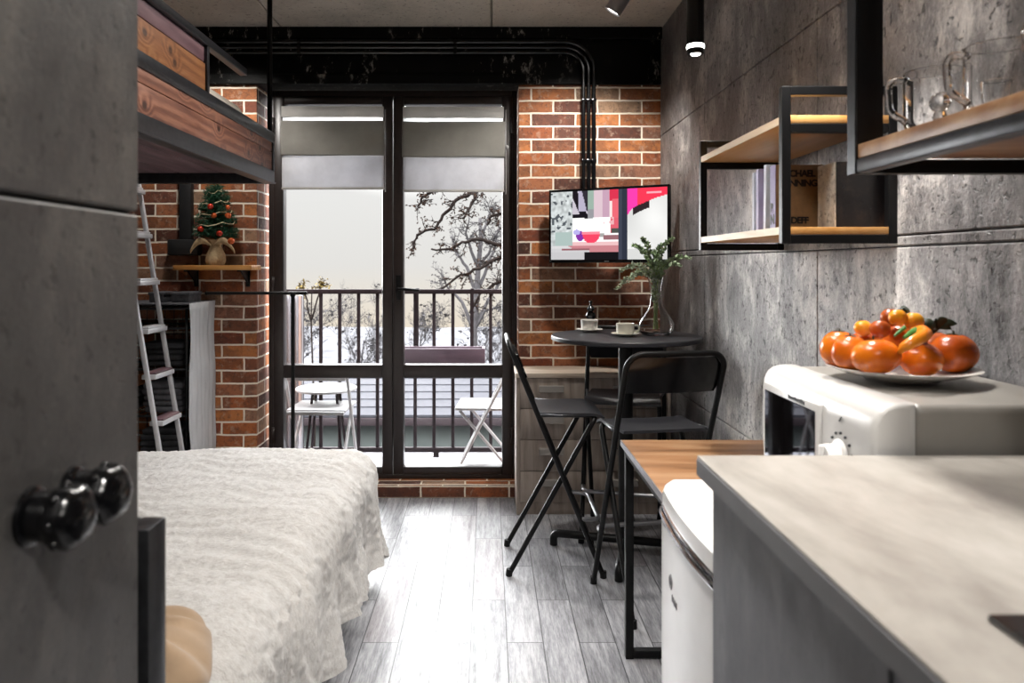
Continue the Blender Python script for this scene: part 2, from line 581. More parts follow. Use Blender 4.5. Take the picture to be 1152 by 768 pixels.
def panels(bm, xface, sign, ya, yb, y_seam, z_seams, t=.02):
    """wall panels with bevelled joints on the plane x = xface; sign is the way into the wall"""
    y = [ya] + [s for s in y_seam if ya < s < yb] + [yb]
    z = [0] + z_seams + [CZ]
    for i in range(len(y) - 1):
        for j in range(len(z) - 1):
            xa, xb = sorted((xface, xface + sign * t))
            box(bm, xa, xb, y[i] + .0015, y[i + 1] - .0015, z[j] + .002, z[j + 1] - .002, .003, 1)


bm = new()
panels(bm, WX, 1, Y0, BY + .02, [-1.29, -.09, 1.11, 2.31, 3.51], [.69, 1.405, 1.432, 2.112])
wr = struct(obj('wall_right', bm, M['wall']))
bm = new(); box(bm, WX + .012, WX + .12, Y0, BY + .3, 0, CZ)
obj('backing', bm, M['seam'], wr)
bm = new()
panels(bm, -.405, -1, Y0, .878, [-.6], [.69, 1.42, 2.12])
wh = struct(obj('wall_hall', bm, M['hall']))
bm = new(); box(bm, LX, -.417, Y0, .876, 0, CZ)
obj('backing', bm, M['seam'], wh)
bm = new(); box(bm, LX - .1, LX, .87, BY + .3, 0, CZ)
struct(obj('wall_left', bm, M['plaster']))
bm = new(); box(bm, -.5, WX + .1, Y0 - .1, Y0, 0, CZ)
struct(obj('wall_front', bm, M['plaster']))

# brick piers either side of the balcony doors and the brick sill below them
bm = new(); box(bm, .18, WX, BY, BY + .3, 0, 2.41)
struct(obj('wall_back_right', bm, M['brick'], smooth=False))
bm = new(); box(bm, LX, -1.35, BY, BY + .3, 0, 2.41)
struct(obj('wall_back_left', bm, M['brick'], smooth=False))
bm = new(); box(bm, -1.35, .18, BY, BY + .28, 0, .078, .006, 1)
struct(obj('trim_1', bm, M['brick'], smooth=False))
bm = new(); box(bm, LX, WX, BY - .015, BY + .3, 2.41, CZ, .004, 1)
box(bm, LX, WX, BY - .05, BY - .014, 2.665, CZ, .004, 1)
box(bm, LX, .27, BY - .03, BY - .014, 2.41, 2.47, .004, 1)
struct(obj('beam', bm, M['beam']))

# balcony doors
FY = 4.53
wf = root_struct('window_1', (0, FY, 0))
bm = new()
x0, x1, z0, z1 = -1.315, .176, .078, 2.405
w = .035
box(bm, x0, x0 + w, 0, .09, z0, z1, .004); box(bm, x1 - w, x1, 0, .09, z0, z1, .004)
box(bm, x0 + w, x1 - w, 0, .09, z1 - w, z1, .004); box(bm, x0 + w, x1 - w, 0, .09, z0, z0 + .03, .004)
obj('window_frame', bm, M['frame'], wf)


def leaf(name, xa, xb, handle_x):
    r = root_struct(name, (0, FY - .012, 0))
    za, zb = .108, 2.37
    s = .062
    bm = new()
    box(bm, xa, xa + s, 0, .075, za, zb, .006); box(bm, xb - s, xb, 0, .075, za, zb, .006)
    box(bm, xa + s, xb - s, 0, .075, zb - .05, zb, .006); box(bm, xa + s, xb - s, 0, .075, za, za + .045, .006)
    box(bm, xa + s, xb - s, .003, .072, .683, .763, .006)
    obj('sash_frame', bm, M['frame'], r)
    bm = new(); box(bm, xa + s - .004, xb - s + .004, .034, .042, .758, zb - .046)
    obj('upper_pane', bm, M['pane'], r)
    bm = new(); box(bm, xa + s - .004, xb - s + .004, .034, .042, za + .04, .688)
    obj('lower_pane', bm, M['pane'], r)
    bm = new()
    if handle_x is not None:
        box(bm, handle_x - .016, handle_x + .016, -.008, 0, 1.15, 1.30, .004)
        tube(bm, fillet([(handle_x, -.004, 1.22), (handle_x, -.05, 1.22), (handle_x + .13, -.05, 1.21)], .015), .009)
        obj('handle', bm, M['black'], r)
    bm = new()
    for zz in (.3, 1.2, 2.15):
        hx = xa + .002 if handle_x is None else xb - .002
        tube(bm, [(hx, -.008, zz), (hx, -.008, zz + .09)], .009)
    obj('hinge', bm, M['frame'], r)
    return r


leaf('door_1', -1.285, -.571, None)
leaf('door_2', -.567, .146, -.535)

# fabric shades
def shade(x0, x1, zt, zb, label):
    r = thing('roman_shade', label, 'window shade', (0, 4.497, 0), 0, 'folding shades on the balcony doors')
    h = zt - zb
    bm = new(); box(bm, x0, x1, -.012, .012, zt - h * .13, zt, .003)
    obj('head_rail', bm, M['shadetop'], r)
    bm = new(); box(bm, x0 + .004, x1 - .004, .004, .008, zt - h * .17, zt - h * .13)
    obj('light_gap', bm, M['shadestrip'], r)

    def cloth(name, za, zb2, y, amp, m, xx0, xx1, bulge):
        bm = new()
        nx, nz = 40, 18
        g = []
        for i in range(nx + 1):
            row = []
            for j in range(nz + 1):
                u, v = i / nx, j / nz
                p = Vector((xx0 + (xx1 - xx0) * u, 0, za + (zb2 - za) * v))
                d = amp * (mnoise.noise(Vector((p.x * 9, p.z * 3, y * 40))) + .6 * math.sin(9 * u + 5 * v) * v)
                p.y = y - bulge * math.sin(PI * v) + d
                row.append(bm.verts.new(p))
            g.append(row)
        for i in range(nx):
            for j in range(nz):
                bm.faces.new((g[i][j], g[i + 1][j], g[i + 1][j + 1], g[i][j + 1]))
        o = obj(name, bm, m, r)
        o.modifiers.new('thick', 'SOLIDIFY').thickness = .003
        return o
    cloth('upper_fold', zt - h * .175, zt - h * .60, -.006, .004, M['shadedense'], x0 - .004, x1 + .008, .012)
    cloth('lower_fold', zt - h * .585, zb, .004, .003, M['shadelight'], x0 + .002, x1 + .002, .008)
    bm = new(); box(bm, x0, x1 + .004, -.006, .012, zb - .006, zb + .008, .003)
    obj('bottom_bar', bm, M['shadetop'], r)
    bm = new(); tube(bm, [(x1 + .012, -.012, zt - .02), (x1 + .012, -.012, zb - .02)], .003, 6)
    if x1 > 0:
        ball(bm, (x1 + .018, -.012, zt - h * .48), .012)
    obj('pull_cord', bm, M['whitematte'], r)


shade(-1.228, -.622, 2.303, 1.815, 'grey folded fabric shade over the plain hinged balcony door leaf beside the bed')
shade(-.506, .094, 2.300, 1.800, 'grey folded fabric shade over the balcony door leaf with the black handle')

# conduits along the beam
for i, (zz, xv, lab) in enumerate(((2.645, .610, 'uppermost of three thin black conduits on the beam, outermost in the bend'),
                                   (2.615, .580, 'middle one of the three thin black conduits along the beam'),
                                   (2.585, .550, 'lowest of three thin black conduits on the beam, innermost in the bend'))):
    bm = new()
    yy = BY - .034 - .0
    tube(bm, fillet([(LX + .005, yy - .02, zz), (xv, yy - .02, zz), (xv, yy - .02, 1.62 + .02 * i)], .11 + .028 * (2 - i), 10), .0115, 10)
    for cx in (-1.1, -.2):
        box(bm, cx, cx + .02, yy - .035, yy + .006, zz - .014, zz + .014, .002)
    for cz in (2.3, 1.95):
        box(bm, xv - .014, xv + .014, yy - .034, BY + .004, cz, cz + .018, .002)
    tag(obj('cable_conduit', bm, M['blackgloss']), lab, 'conduit', 'black conduits on the beam')
# ------------------------------------------------------------------ bed with its blanket
bed = thing('bed', 'low black framed bed under the ivory fleece blanket', 'bed', (-1.33, 2.1, 0))
def rel(o, root):                       # keep world geometry while parenting to a thing's base
    o.parent = root
    o.location = Vector(o.location) - root.location
    return o
bm = new()
box(bm, -2.18, -.55, 1.0, 3.33, .17, .27, .01)
rel(obj('bed_frame', bm, M['black']), bed)
bm = new(); box(bm, -2.18, -.62, .98, 3.33, .27, .535, .06, 4)
rel(obj('mattress', bm, M['cream']), bed)
for (lx, ly) in ((-.585, 3.0), (-.585, 1.3), (-2.14, 3.0), (-2.14, 1.3), (-.585, 2.3)):
    bm = new(); box(bm, lx - .022, lx + .022, ly - .022, ly + .022, 0, .172, .003)
    rel(obj('leg', bm, M['black']), bed)
bm = new()
box(bm, -2.2, -.43, .905, .935, .10, 1.02, .003)
hb = rel(obj('headboard', bm, M['blackmatte']), bed)
bm = new()
box(bm, -.432, -.402, .895, .945, 0, 1.046, .003); box(bm, -2.23, -.432, .895, .945, 1.016, 1.046, .003); box(bm, -2.23, -2.2, .895, .945, 0, 1.016, .003)
rel(obj('headboard_tube', bm, M['steel']), bed)


def blanket():
    xE, yE, top, r = -.60, 3.19, .575, .13
    nx, ny = 270, 300
    s0, s1 = -2.2, xE + .50
    t0, t1 = 1.0, yE + .50
    bm = new()
    g = []
    for i in range(nx + 1):
        row = []
        for j in range(ny + 1):
            s = s0 + (s1 - s0) * i / nx
            t = t0 + (t1 - t0) * j / ny
            ex, ey = max(0, s - xE), max(0, t - yE)
            e = math.hypot(ex, ey)
            bx, by = min(s, xE), min(t, yE)
            if e > 1e-6:
                dx, dy = ex / e, ey / e
                emax = .50 + .03 * dx * dy * 2
                e = min(e, emax + .13 * (2 * dx * dy) ** 2)
                if e < r * PI / 2:
                    a = e / r
                    hor, drop, tang = r * math.sin(a), r * (1 - math.cos(a)), a
                else:
                    hor, drop, tang = r, r + (e - r * PI / 2), PI / 2
                drop = min(drop, .545)
                fold = drop * drop * 1.3
                ph = (t if dx > dy else -s) * 17 + 2.2 * mnoise.noise(Vector((s * 2, t * 2, 3)))
                hor += .03 * drop * drop + fold * .13 * math.sin(ph) + fold * .06 * math.sin(ph * 2.3 + 1)
                hor += .022 * min(1, drop * 3) * mnoise.noise(Vector((s * 3.1, t * 3.3, 9)))
                p = Vector((bx + dx * hor, by + dy * hor, top - drop + drop * .03 * math.sin(ph * .31 + .8) * (1 if dx > .3 else 0)))
                n = Vector((dx * math.sin(tang), dy * math.sin(tang), math.cos(tang)))
            else:
                p = Vector((bx, by, top)); n = Vector((0, 0, 1)); drop = 0
            big = .018 * mnoise.noise(Vector((s * 1.7, t * 1.9, 0))) + .012 * mnoise.noise(Vector((s * 4, t * 6, 5)))
            w = mnoise.noise(Vector((s * 4.2, t * 3.2, 2)))
            rib = (.0045 if drop < .06 else .008) * math.sin(t * 62 + 7 * w + (s * 14 if drop < .06 else -s * 4)) * (.55 + .7 * mnoise.noise(Vector((s * 2.4, t * 2.4, 8))))
            pile = .0055 * mnoise.noise(Vector((s * 42, t * 60, 1))) + .0035 * mnoise.noise(Vector((s * 95, t * 120, 4)))
            p += n * (big + rib + pile)
            row.append(bm.verts.new(p))
        g.append(row)
    for i in range(nx):
        for j in range(ny):
            bm.faces.new((g[i][j], g[i + 1][j], g[i + 1][j + 1], g[i][j + 1]))
    o = obj('fleece_blanket', bm, M['blanket'], ang=180)
    return tag(o, 'ivory ribbed fleece blanket draped over the bed', 'blanket')


blanket()


def cushion(name, cx, cy, cz, lx, ly, lz, m, rz, pleat):
    bm = new()
    nu, nv = 90, 40
    vs = []
    for j in range(nv + 1):
        row = []
        ph = -PI / 2 + PI * j / nv
        for i in range(nu):
            th = 2 * PI * i / nu
            ce = lambda a, e: math.copysign(abs(math.cos(a)) ** e, math.cos(a))
            se = lambda a, e: math.copysign(abs(math.sin(a)) ** e, math.sin(a))
            x, y, z = ce(ph, .6) * ce(th, .55), ce(ph, .6) * se(th, .55), se(ph, 1.0)
            p = Vector((x * lx, y * ly, z * lz * (1 - .35 * max(abs(x), abs(y)) ** 3)))
            rr = math.hypot(x - .1, y - .2)
            p.z += pleat * math.sin(13 * math.atan2(y - .2, x - .1)) * min(1, rr * 1.4) * (1 if z > 0 else 0)
            row.append(bm.verts.new(p))
        vs.append(row)
    for j in range(nv):
        for i in range(nu):
            bm.faces.new((vs[j][i], vs[j][(i + 1) % nu], vs[j + 1][(i + 1) % nu], vs[j + 1][i]))
    bmesh.ops.remove_doubles(bm, verts=bm.verts, dist=1e-5)
    return obj(name, bm, m, None, (cx, cy, cz), (0, 0, rz), ang=180)


c = cushion('cushion', -.68, 1.31, .652, .19, .17, .07, M['tan'], .35, .008)
tag(c, 'tan pleated velour cushion lying on the blanket by the headboard', 'cushion')
c['kind'] = 'thing'

# ------------------------------------------------------------------ loft bed
lf = thing('loft_bed', 'hanging loft bed of stained planks in a dark steel frame', 'loft bed', (-1.67, 2.4, 1.751))
LE, LN, LXR, LXL = 3.65, .95, -1.03, -2.31
def lp(name, bm, m, par=lf, **k):
    o = obj(name, bm, m, None, **k)
    o.parent = par
    o.location = -lf.location if par is lf else (0, 0, 0)
    return o
bm = new()
for zz, hh in ((1.751, .062), (1.947, .05)):
    box(bm, LXR - .03, LXR, LN, LE, zz, zz + hh, .004)
box(bm, LXR - .03, LXR, LE - .03, LE, 1.812, 1.948, .003)
box(bm, LXR - .05, LXR + .006, LN, LE, 1.751, 1.759, .002)
box(bm, LXL, LXR - .03, LE - .03, LE, 1.751, 1.813, .004); box(bm, LXL, LXR - .03, LE - .03, LE, 1.947, 1.987, .004)
box(bm, LXL, LXR - .03, LN, LN + .03, 1.751, 1.813, .004)
for yy in (1.6, 2.2):
    box(bm, LXL, LXR - .03, yy, yy + .04, 1.755, 1.80, .003)
lp('steel_frame', bm, M['steel'])
bm = new(); box(bm, LXR - .024, LXR - .006, LN, LE - .03, 1.905, 1.948, .002)
lp('side_board', bm, M['pine'])
bm = new(); box(bm, LXR - .024, LXR - .006, LN, LE - .03, 1.812, 1.902, .002)
lp('side_board', bm, M['pine'])
for k in range(6):
    bm = new(); xa = LXL + .01 + k * (LXR - .04 - LXL - .01) / 6
    box(bm, xa, xa + (LXR - .05 - LXL) / 6 - .006, LN + .03, LE - .03, 1.80, 1.822, .003)
    lp('base_board', bm, M['purplewood'])
bm = new(); box(bm, LXR - .03, LXR - .008, LN, 2.775, 1.99, 2.10, .003)
gb = lp('guard_board', bm, M['pinegold'])
bm = new(); box(bm, LXR - .03, LXR - .012, LN, 2.775, 2.105, 2.165, .004)
lp('upper_guard_strip', bm, M['purplewood'])
bm = new(); box(bm, LXR - .022, LXR, 2.775, 2.797, 1.99, 2.17, .002)
box(bm, LXR - .026, LXR + .004, LN, 3.22, 2.165, 2.195, .003)
lp('guard_rail', bm, M['steel'])
bm = new(); tube(bm, [(-1.05, 3.635, 1.98), (-1.05, 3.635, CZ)], .0125, 12)
box(bm, -1.09, -1.01, 3.595, 3.675, CZ - .006, CZ)
lp('hanging_rod', bm, M['black'])
bm = new(); box(bm, -2.27, -1.10, 1.15, 3.46, 1.824, 2.09, .07, 5)
tag(obj('mattress', bm, M['cream']), 'cream mattress lying in the hanging loft bed', 'mattress')

# ------------------------------------------------------------------ ladder
def lad_x(z): return -1.545 - .163 * z
ld = thing('ladder', 'slim aluminium ladder leaning up to the loft bed', 'ladder', (lad_x(0), 3.84, 0))
for yy in (3.72, 3.97):
    bm = new()
    q = Matrix.Rotation(math.atan(-.163), 4, 'Y')
    box(bm, lad_x(.98) - .011, lad_x(.98) + .011, yy - .011, yy + .011, .98 - .985, .98 + .985, .004, 2, q)
    rel(obj('rail', bm, M['ladder']), ld)
for k, zz in enumerate((.11, .34, .576, .805, 1.03, 1.27, 1.51, 1.74)):
    bm = new(); box(bm, lad_x(zz) - .035, lad_x(zz) + .035, 3.731, 3.959, zz - .012, zz + .012, .004)
    st = rel(obj('step', bm, M['ladder']), ld)
    bm = new(); box(bm, lad_x(zz) - .03, lad_x(zz) + .03, 3.745, 3.945, zz + .012, zz + .022, .003)
    o = obj('tread', bm, M['purplewood'] if zz < 1 else M['ladder'], st)

# ------------------------------------------------------------------ clothes rack with a cover
wd = thing('fabric_wardrobe', 'black wire wardrobe rack with a pale grey cover on its side', 'wardrobe', (-1.93, 4.2, 0))
for x in (-2.24, -1.615):
    for y in (4.05, 4.385):
        bm = new(); tube(bm, [(x, y, 0), (x, y, 1.13)], .008, 8)
        rel(obj('post', bm, M['black']), wd)
shz = (.08, .30, .55, .80, 1.02, 1.125)
for zz in shz:
    bm = new()
    tube(bm, fillet([(-2.24, 4.05, zz), (-1.615, 4.05, zz), (-1.615, 4.385, zz), (-2.24, 4.385, zz)], .01, 3, True), .006, 8, True)
    for k in range(12):
        x = -2.2 + k * .05
        tube(bm, [(x, 4.05, zz), (x, 4.385, zz)], .0025, 6)
    rel(obj('wire_shelf', bm, M['steel']), wd)
bm = new()
for k in range(13):
    tube(bm, [(-2.24 + k * .052, 4.39, .08), (-2.24 + k * .052, 4.39, 1.12)], .002, 6)
for k in range(14):
    tube(bm, [(-2.24, 4.392, .08 + k * .08), (-1.615, 4.392, .08 + k * .08)], .002, 6)
rel(obj('back_mesh', bm, M['steel']), wd)
bm = new()
nx, nz = 60, 30
g = []
for i in range(nx + 1):
    u = i / nx
    row = []
    for j in range(nz + 1):
        v = j / nz
        y = 4.025 + u * .375
        x = -1.592 + .006 * math.sin(u * 38) * (.4 + .6 * v) + .014 * mnoise.noise(Vector((u * 3, v * 3, 1))) - .02 * (1 - v) * mnoise.noise(Vector((u * 2, v * 5, 7)))
        row.append(bm.verts.new((x, y, .03 + v * 1.125)))
    g.append(row)
for i in range(nx):
    for j in range(nz):
        bm.faces.new((g[i][j], g[i + 1][j], g[i + 1][j + 1], g[i][j + 1]))
cv = rel(obj('side_cover', bm, M['greyfabric']), wd)
cv.modifiers.new('thick', 'SOLIDIFY').thickness = .003
cv['label'] = 'pale grey nonwoven side cover'
bm = new()
box(bm, -2.25, -1.597, 4.028, 4.40, 1.146, 1.156, .003)
rel(obj('top_cover', bm, M['greycloth']), wd)


def garment_stack(x0, x1, z, n, m, label):
    bm = new()
    for k in range(n):
        box(bm, x0 + random.uniform(0, .02), x1 - random.uniform(0, .02), 4.08 + random.uniform(0, .02), 4.33, z + k * .032, z + .032 + k * .032, .013, 3)
    tag(obj('folded_clothes', bm, m), label, 'clothes', 'folded clothes on the wardrobe rack')


random.seed(3)
garment_stack(-2.2, -1.93, .56, 4, M['darkcloth'], 'black folded clothes low on the wire rack, behind the ladder')
garment_stack(-1.88, -1.65, .56, 5, M['greycloth'], 'dark grey folded clothes beside the grey side cover, middle of the wire rack')
garment_stack(-1.90, -1.64, .81, 4, M['darkcloth'], 'black folded clothes on the wire rack level above the grey ones')
garment_stack(-1.90, -1.64, .31, 5, M['darkcloth'], 'black folded clothes on the wire rack level below the grey ones')
for z, x1, lab in ((.561 + .13, -1.93, 'upper brown cardboard box on the wire wardrobe rack'), (.311, -1.95, 'lower brown cardboard box on the wire wardrobe rack')):
    bm = new(); box(bm, -2.21, x1, 4.07, 4.33, z, z + .06, .004); box(bm, -2.213, x1 + .003, 4.067, 4.333, z + .045, z + .066, .002)
    tag(obj('cardboard_box', bm, M['bag']), lab, 'box', 'brown boxes on the wardrobe rack')
for xa, xb, lab in ((-1.85, -1.77, 'smaller dark grey storage box on top of the wardrobe rack'), (-1.73, -1.63, 'larger dark grey storage box on wardrobe rack, next to the black rod')):
    bm = new(); box(bm, xa, xb, 4.12, 4.3, 1.156, 1.198, .006); box(bm, xa - .004, xb + .004, 4.116, 4.304, 1.196, 1.212, .004)
    tag(obj('storage_box', bm, M['greycloth']), lab, 'box', 'dark boxes on the wardrobe rack')

# ------------------------------------------------------------------ garment rail
gr = thing('clothes_rail', 'thin black clothes rail standing by the balcony doors', 'clothes rail', (-1.09, 4.22, 0))
bm = new(); tube(bm, [(-1.09, 4.22, .02), (-1.09, 4.22, 1.20)], .011, 12)
ball(bm, (-1.09, 4.22, 1.195), .016)
rel(obj('post', bm, M['black']), gr)
bm = new(); tube(bm, [(-1.57, 4.22, 1.203), (-1.02, 4.22, 1.203)], .009, 12); ball(bm, (-1.02, 4.22, 1.203), .011); ball(bm, (-1.57, 4.22, 1.203), .011)
rel(obj('hanging_bar', bm, M['black']), gr)
bm = new(); box(bm, -1.3, -.94, 4.205, 4.235, 0, .025, .004); box(bm, -1.105, -1.075, 4.08, 4.36, 0, .024, .004)
rel(obj('base', bm, M['black']), gr)

# ------------------------------------------------------------------ little shelf with the tree
sh = thing('wall_shelf', 'oak plank wall shelf holding the little decorated tree', 'shelf', (-1.55, 4.32, 1.33))
bm = new(); box(bm, -1.765, -1.324, 4.23, BY, 1.331, 1.359, .004)
rel(obj('board', bm, wood('oak_shelf', [hexc('8a5a30'), hexc('b9803f'), hexc('d8a868')], 'x', 1.0, .45, .08)), sh)
for x in (-1.40, -1.70):
    bm = new()
    box(bm, x - .012, x + .012, 4.25, BY, 1.323, 1.331, .001); box(bm, x - .012, x + .012, BY - .008, BY, 1.235, 1.331, .001)
    prism(bm, [(BY - .008, 1.323), (4.28, 1.323), (BY - .008, 1.25)], 'x', x - .004, x + .004)
    rel(obj('bracket', bm, M['black']), sh)

tr = thing('christmas_tree', 'tiny decorated fir tree in a burlap sack on the oak wall shelf', 'christmas tree', (-1.555, 4.315, 1.359))
bm = new(); lathe(bm, [(0, 0), (.045, 0), (.054, .025), (.05, .06), (.034, .095), (.028, .11), (.04, .13), (.05, .145), (.045, .143), (.0, .12)], 28)
for v in bm.verts:
    a = math.atan2(v.co.y, v.co.x); rr = 1 + .06 * math.sin(9 * a) + .05 * mnoise.noise(v.co * 30)
    v.co.x *= rr; v.co.y *= rr
obj('burlap_sack', bm, M['burlap'], tr)
bm = new()
for s in (-1, 1):
    n = 14
    L = []
    for k in range(n + 1):
        q = k / n
        L.append((s * (.01 + .115 * q), -.05 - .01 * math.sin(PI * q), .112 + .045 * math.sin(PI * q * .75) - .07 * q * q))
    for k in range(n):
        wa, wb = .005 + .014 * math.sin(PI * (k / n) * .9), .005 + .014 * math.sin(PI * ((k + 1) / n) * .9)
        a, b = L[k], L[k + 1]
        for dy in (0,):
            vs = [bm.verts.new((a[0], a[1], a[2] - wa)), bm.verts.new((b[0], b[1], b[2] - wb)), bm.verts.new((b[0], b[1] - .006, b[2] + wb)), bm.verts.new((a[0], a[1] - .006, a[2] + wa))]
            bm.faces.new(vs)
bmesh.ops.remove_doubles(bm, verts=bm.verts, dist=1e-5)
bw = obj('burlap_bow', bm, M['burlap'], tr, ang=180)
bw.modifiers.new('thick', 'SOLIDIFY').thickness = .004
random.seed(11)
bm = new()
tube(bm, [(0, 0, .1), (0, 0, .455)], [.008, .003], 6)
for k in range(300):
    q = random.random() ** .8
    z0_ = .15 + .30 * q
    rad = .118 * (1 - q) ** .5 + .014
    a = random.uniform(0, 2 * PI)
    d = Vector((math.cos(a), math.sin(a) * .75, 0))
    if d.y * rad > .085: rad *= .7
    p0 = Vector((0, 0, z0_)); p1 = p0 + d * rad + Vector((0, 0, random.uniform(-.01, .03)))
    tube(bm, [p0, p1], .0015, 4, caps=False)
    nn = max(4, int(rad / .008))
    for i in range(nn):
        b0 = p0.lerp(p1, (i + 1) / nn)
        for s in range(3):
            dv = (d * .6 + Vector((random.uniform(-1, 1), random.uniform(-1, 1), random.uniform(-1, 1)))).normalized() * random.uniform(.013, .022)
            sd = dv.cross(Vector((random.uniform(-1, 1), random.uniform(-1, 1), 1))).normalized() * .0022
            bm.faces.new([bm.verts.new(b0 - sd), bm.verts.new(b0 + sd), bm.verts.new(b0 + dv)])
obj('fir_branches', bm, M['needle'], tr, smooth=False)
for (cx, cy, rr, mm) in ((512, 190, 20, 'ornament'), (628, 195, 15, 'ornament2'), (630, 250, 21, 'ornament2'), (535, 250, 19, 'ornament2'), (447, 340, 22, 'ornament'), (573, 370, 20, 'ornament'), (650, 420, 22, 'ornament2')):
    px, py = 150 + cx / 5.907, 200 + cy / 5.907
    p = at(px, py, 4.225 + random.uniform(-.005, .02)) - Vector(tr.location)
    bm = new(); ball(bm, p, rr / 5.907 / 200, u=16, v=12)
    bb = obj('bauble', bm, M[mm], tr)
bm = new()
pts = []
for k in range(70):
    q = k / 69
    a = q * 4.2 * 2 * PI
    rad = .108 * (1 - q) ** .5 + .012
    pts.append((rad * math.cos(a), rad * .8 * math.sin(a), .18 + .26 * q + .008 * math.sin(5 * a)))
tube(bm, pts, .0025, 5)
obj('garland', bm, M['ribbon'], tr)

wl = thing('wall_lamp', 'black strip shaped wall lamp on the bricks beside the tiny tree', 'wall lamp', (-1.75, BY, 1.42))
bm = new(); box(bm, -.035, .035, -.05, 0, .085, .62, .006)
obj('column', bm, M['blackmatte'], wl)
bm = new(); box(bm, -.095, .085, -.075, 0, -.005, .088, .012)
obj('base_box', bm, M['blackmatte'], wl)

# ------------------------------------------------------------------ chest of drawers
ch = thing('chest_of_drawers', 'grey oak chest of drawers under the television, beside the round bar table', 'chest of drawers', (.58, 4.26, 0))
CX0, CX1, CY0, CY1 = .155, .998, 4.118, 4.405
bm = new()
box(bm, CX0, CX0 + .018, CY0, CY1, 0, .745, .001); box(bm, CX1 - .018, CX1, CY0, CY1, 0, .745, .001)
box(bm, CX0 + .018, CX1 - .018, CY1 - .01, CY1, .02, .745); box(bm, CX0 + .018, CX1 - .018, CY0 + .006, CY1 - .01, .0, .065, .001)
box(bm, .527, .545, CY0 + .02, CY1 - .01, .066, .745)
rel(obj('carcass', bm, M['chest']), ch)
bm = new(); box(bm, CX0 - .004, CX1 + .003, CY0 - .008, CY1, .746, .772, .002)
rel(obj('top', bm, M['chesttop']), ch)
zs = [.066, .236, .408, .578, .745]
for (xa, xb) in ((CX0 + .02, .535), (.538, CX1 - .02)):
    for k in range(4):
        bm = new(); box(bm, xa, xb, CY0 - .001, CY0 + .017, zs[k] + .002, zs[k + 1] - .002, .0015)
        dr = rel(obj('drawer', bm, M['chest']), ch)
        cx, cz = (xa + xb) / 2 + (-.01), (zs[k] + zs[k + 1]) / 2 + .02
        bm = new()
        prof = [(CY0 - .001, cz + .022), (CY0 - .02, cz + .02), (CY0 - .024, cz - .012), (CY0 - .021, cz - .014), (CY0 - .017, cz + .014), (CY0 - .001, cz + .018)]
        prism(bm, prof, 'x', cx - .065, cx + .065)
        box(bm, cx - .067, cx - .062, CY0 - .022, CY0 - .001, cz - .012, cz + .02); box(bm, cx + .062, cx + .067, CY0 - .022, CY0 - .001, cz - .012, cz + .02)
        h = obj('handle', bm, M['handlegrey'], dr)

# ------------------------------------------------------------------ round bar table
TX, TY, TZ = .652, 3.58, 1.027
tb = thing('bar_table', 'tall round black bar table against the concrete wall', 'table', (TX, TY, 0))
bm = new(); lathe(bm, [(0, TZ - .022), (.346, TZ - .022), (.352, TZ - .018), (.352, TZ - .004), (.349, TZ), (0, TZ)], 72)
obj('tabletop', bm, plain('black_ash_top', '2b2b2f', .38, 0, .25, 30), tb)
bm = new(); tube(bm, [(0, 0, .03), (0, 0, TZ - .022)], .034, 24)
lathe(bm, [(0, TZ - .032), (.13, TZ - .032), (.13, TZ - .022), (0, TZ - .022)], 28)
obj('column', bm, M['black'], tb)
for k, a in enumerate((165, 255, 345, 75)):
    L = .345 if k in (0, 1, 3) else .30
    d = Vector((math.cos(R(a)), math.sin(R(a)), 0))
    bm = new(); tube(bm, fillet([d * .02 + Vector((0, 0, .06)), d * L + Vector((0, 0, .06)), d * L + Vector((0, 0, .004))], .035, 6), .019, 12)
    obj('foot', bm, M['black'], tb)

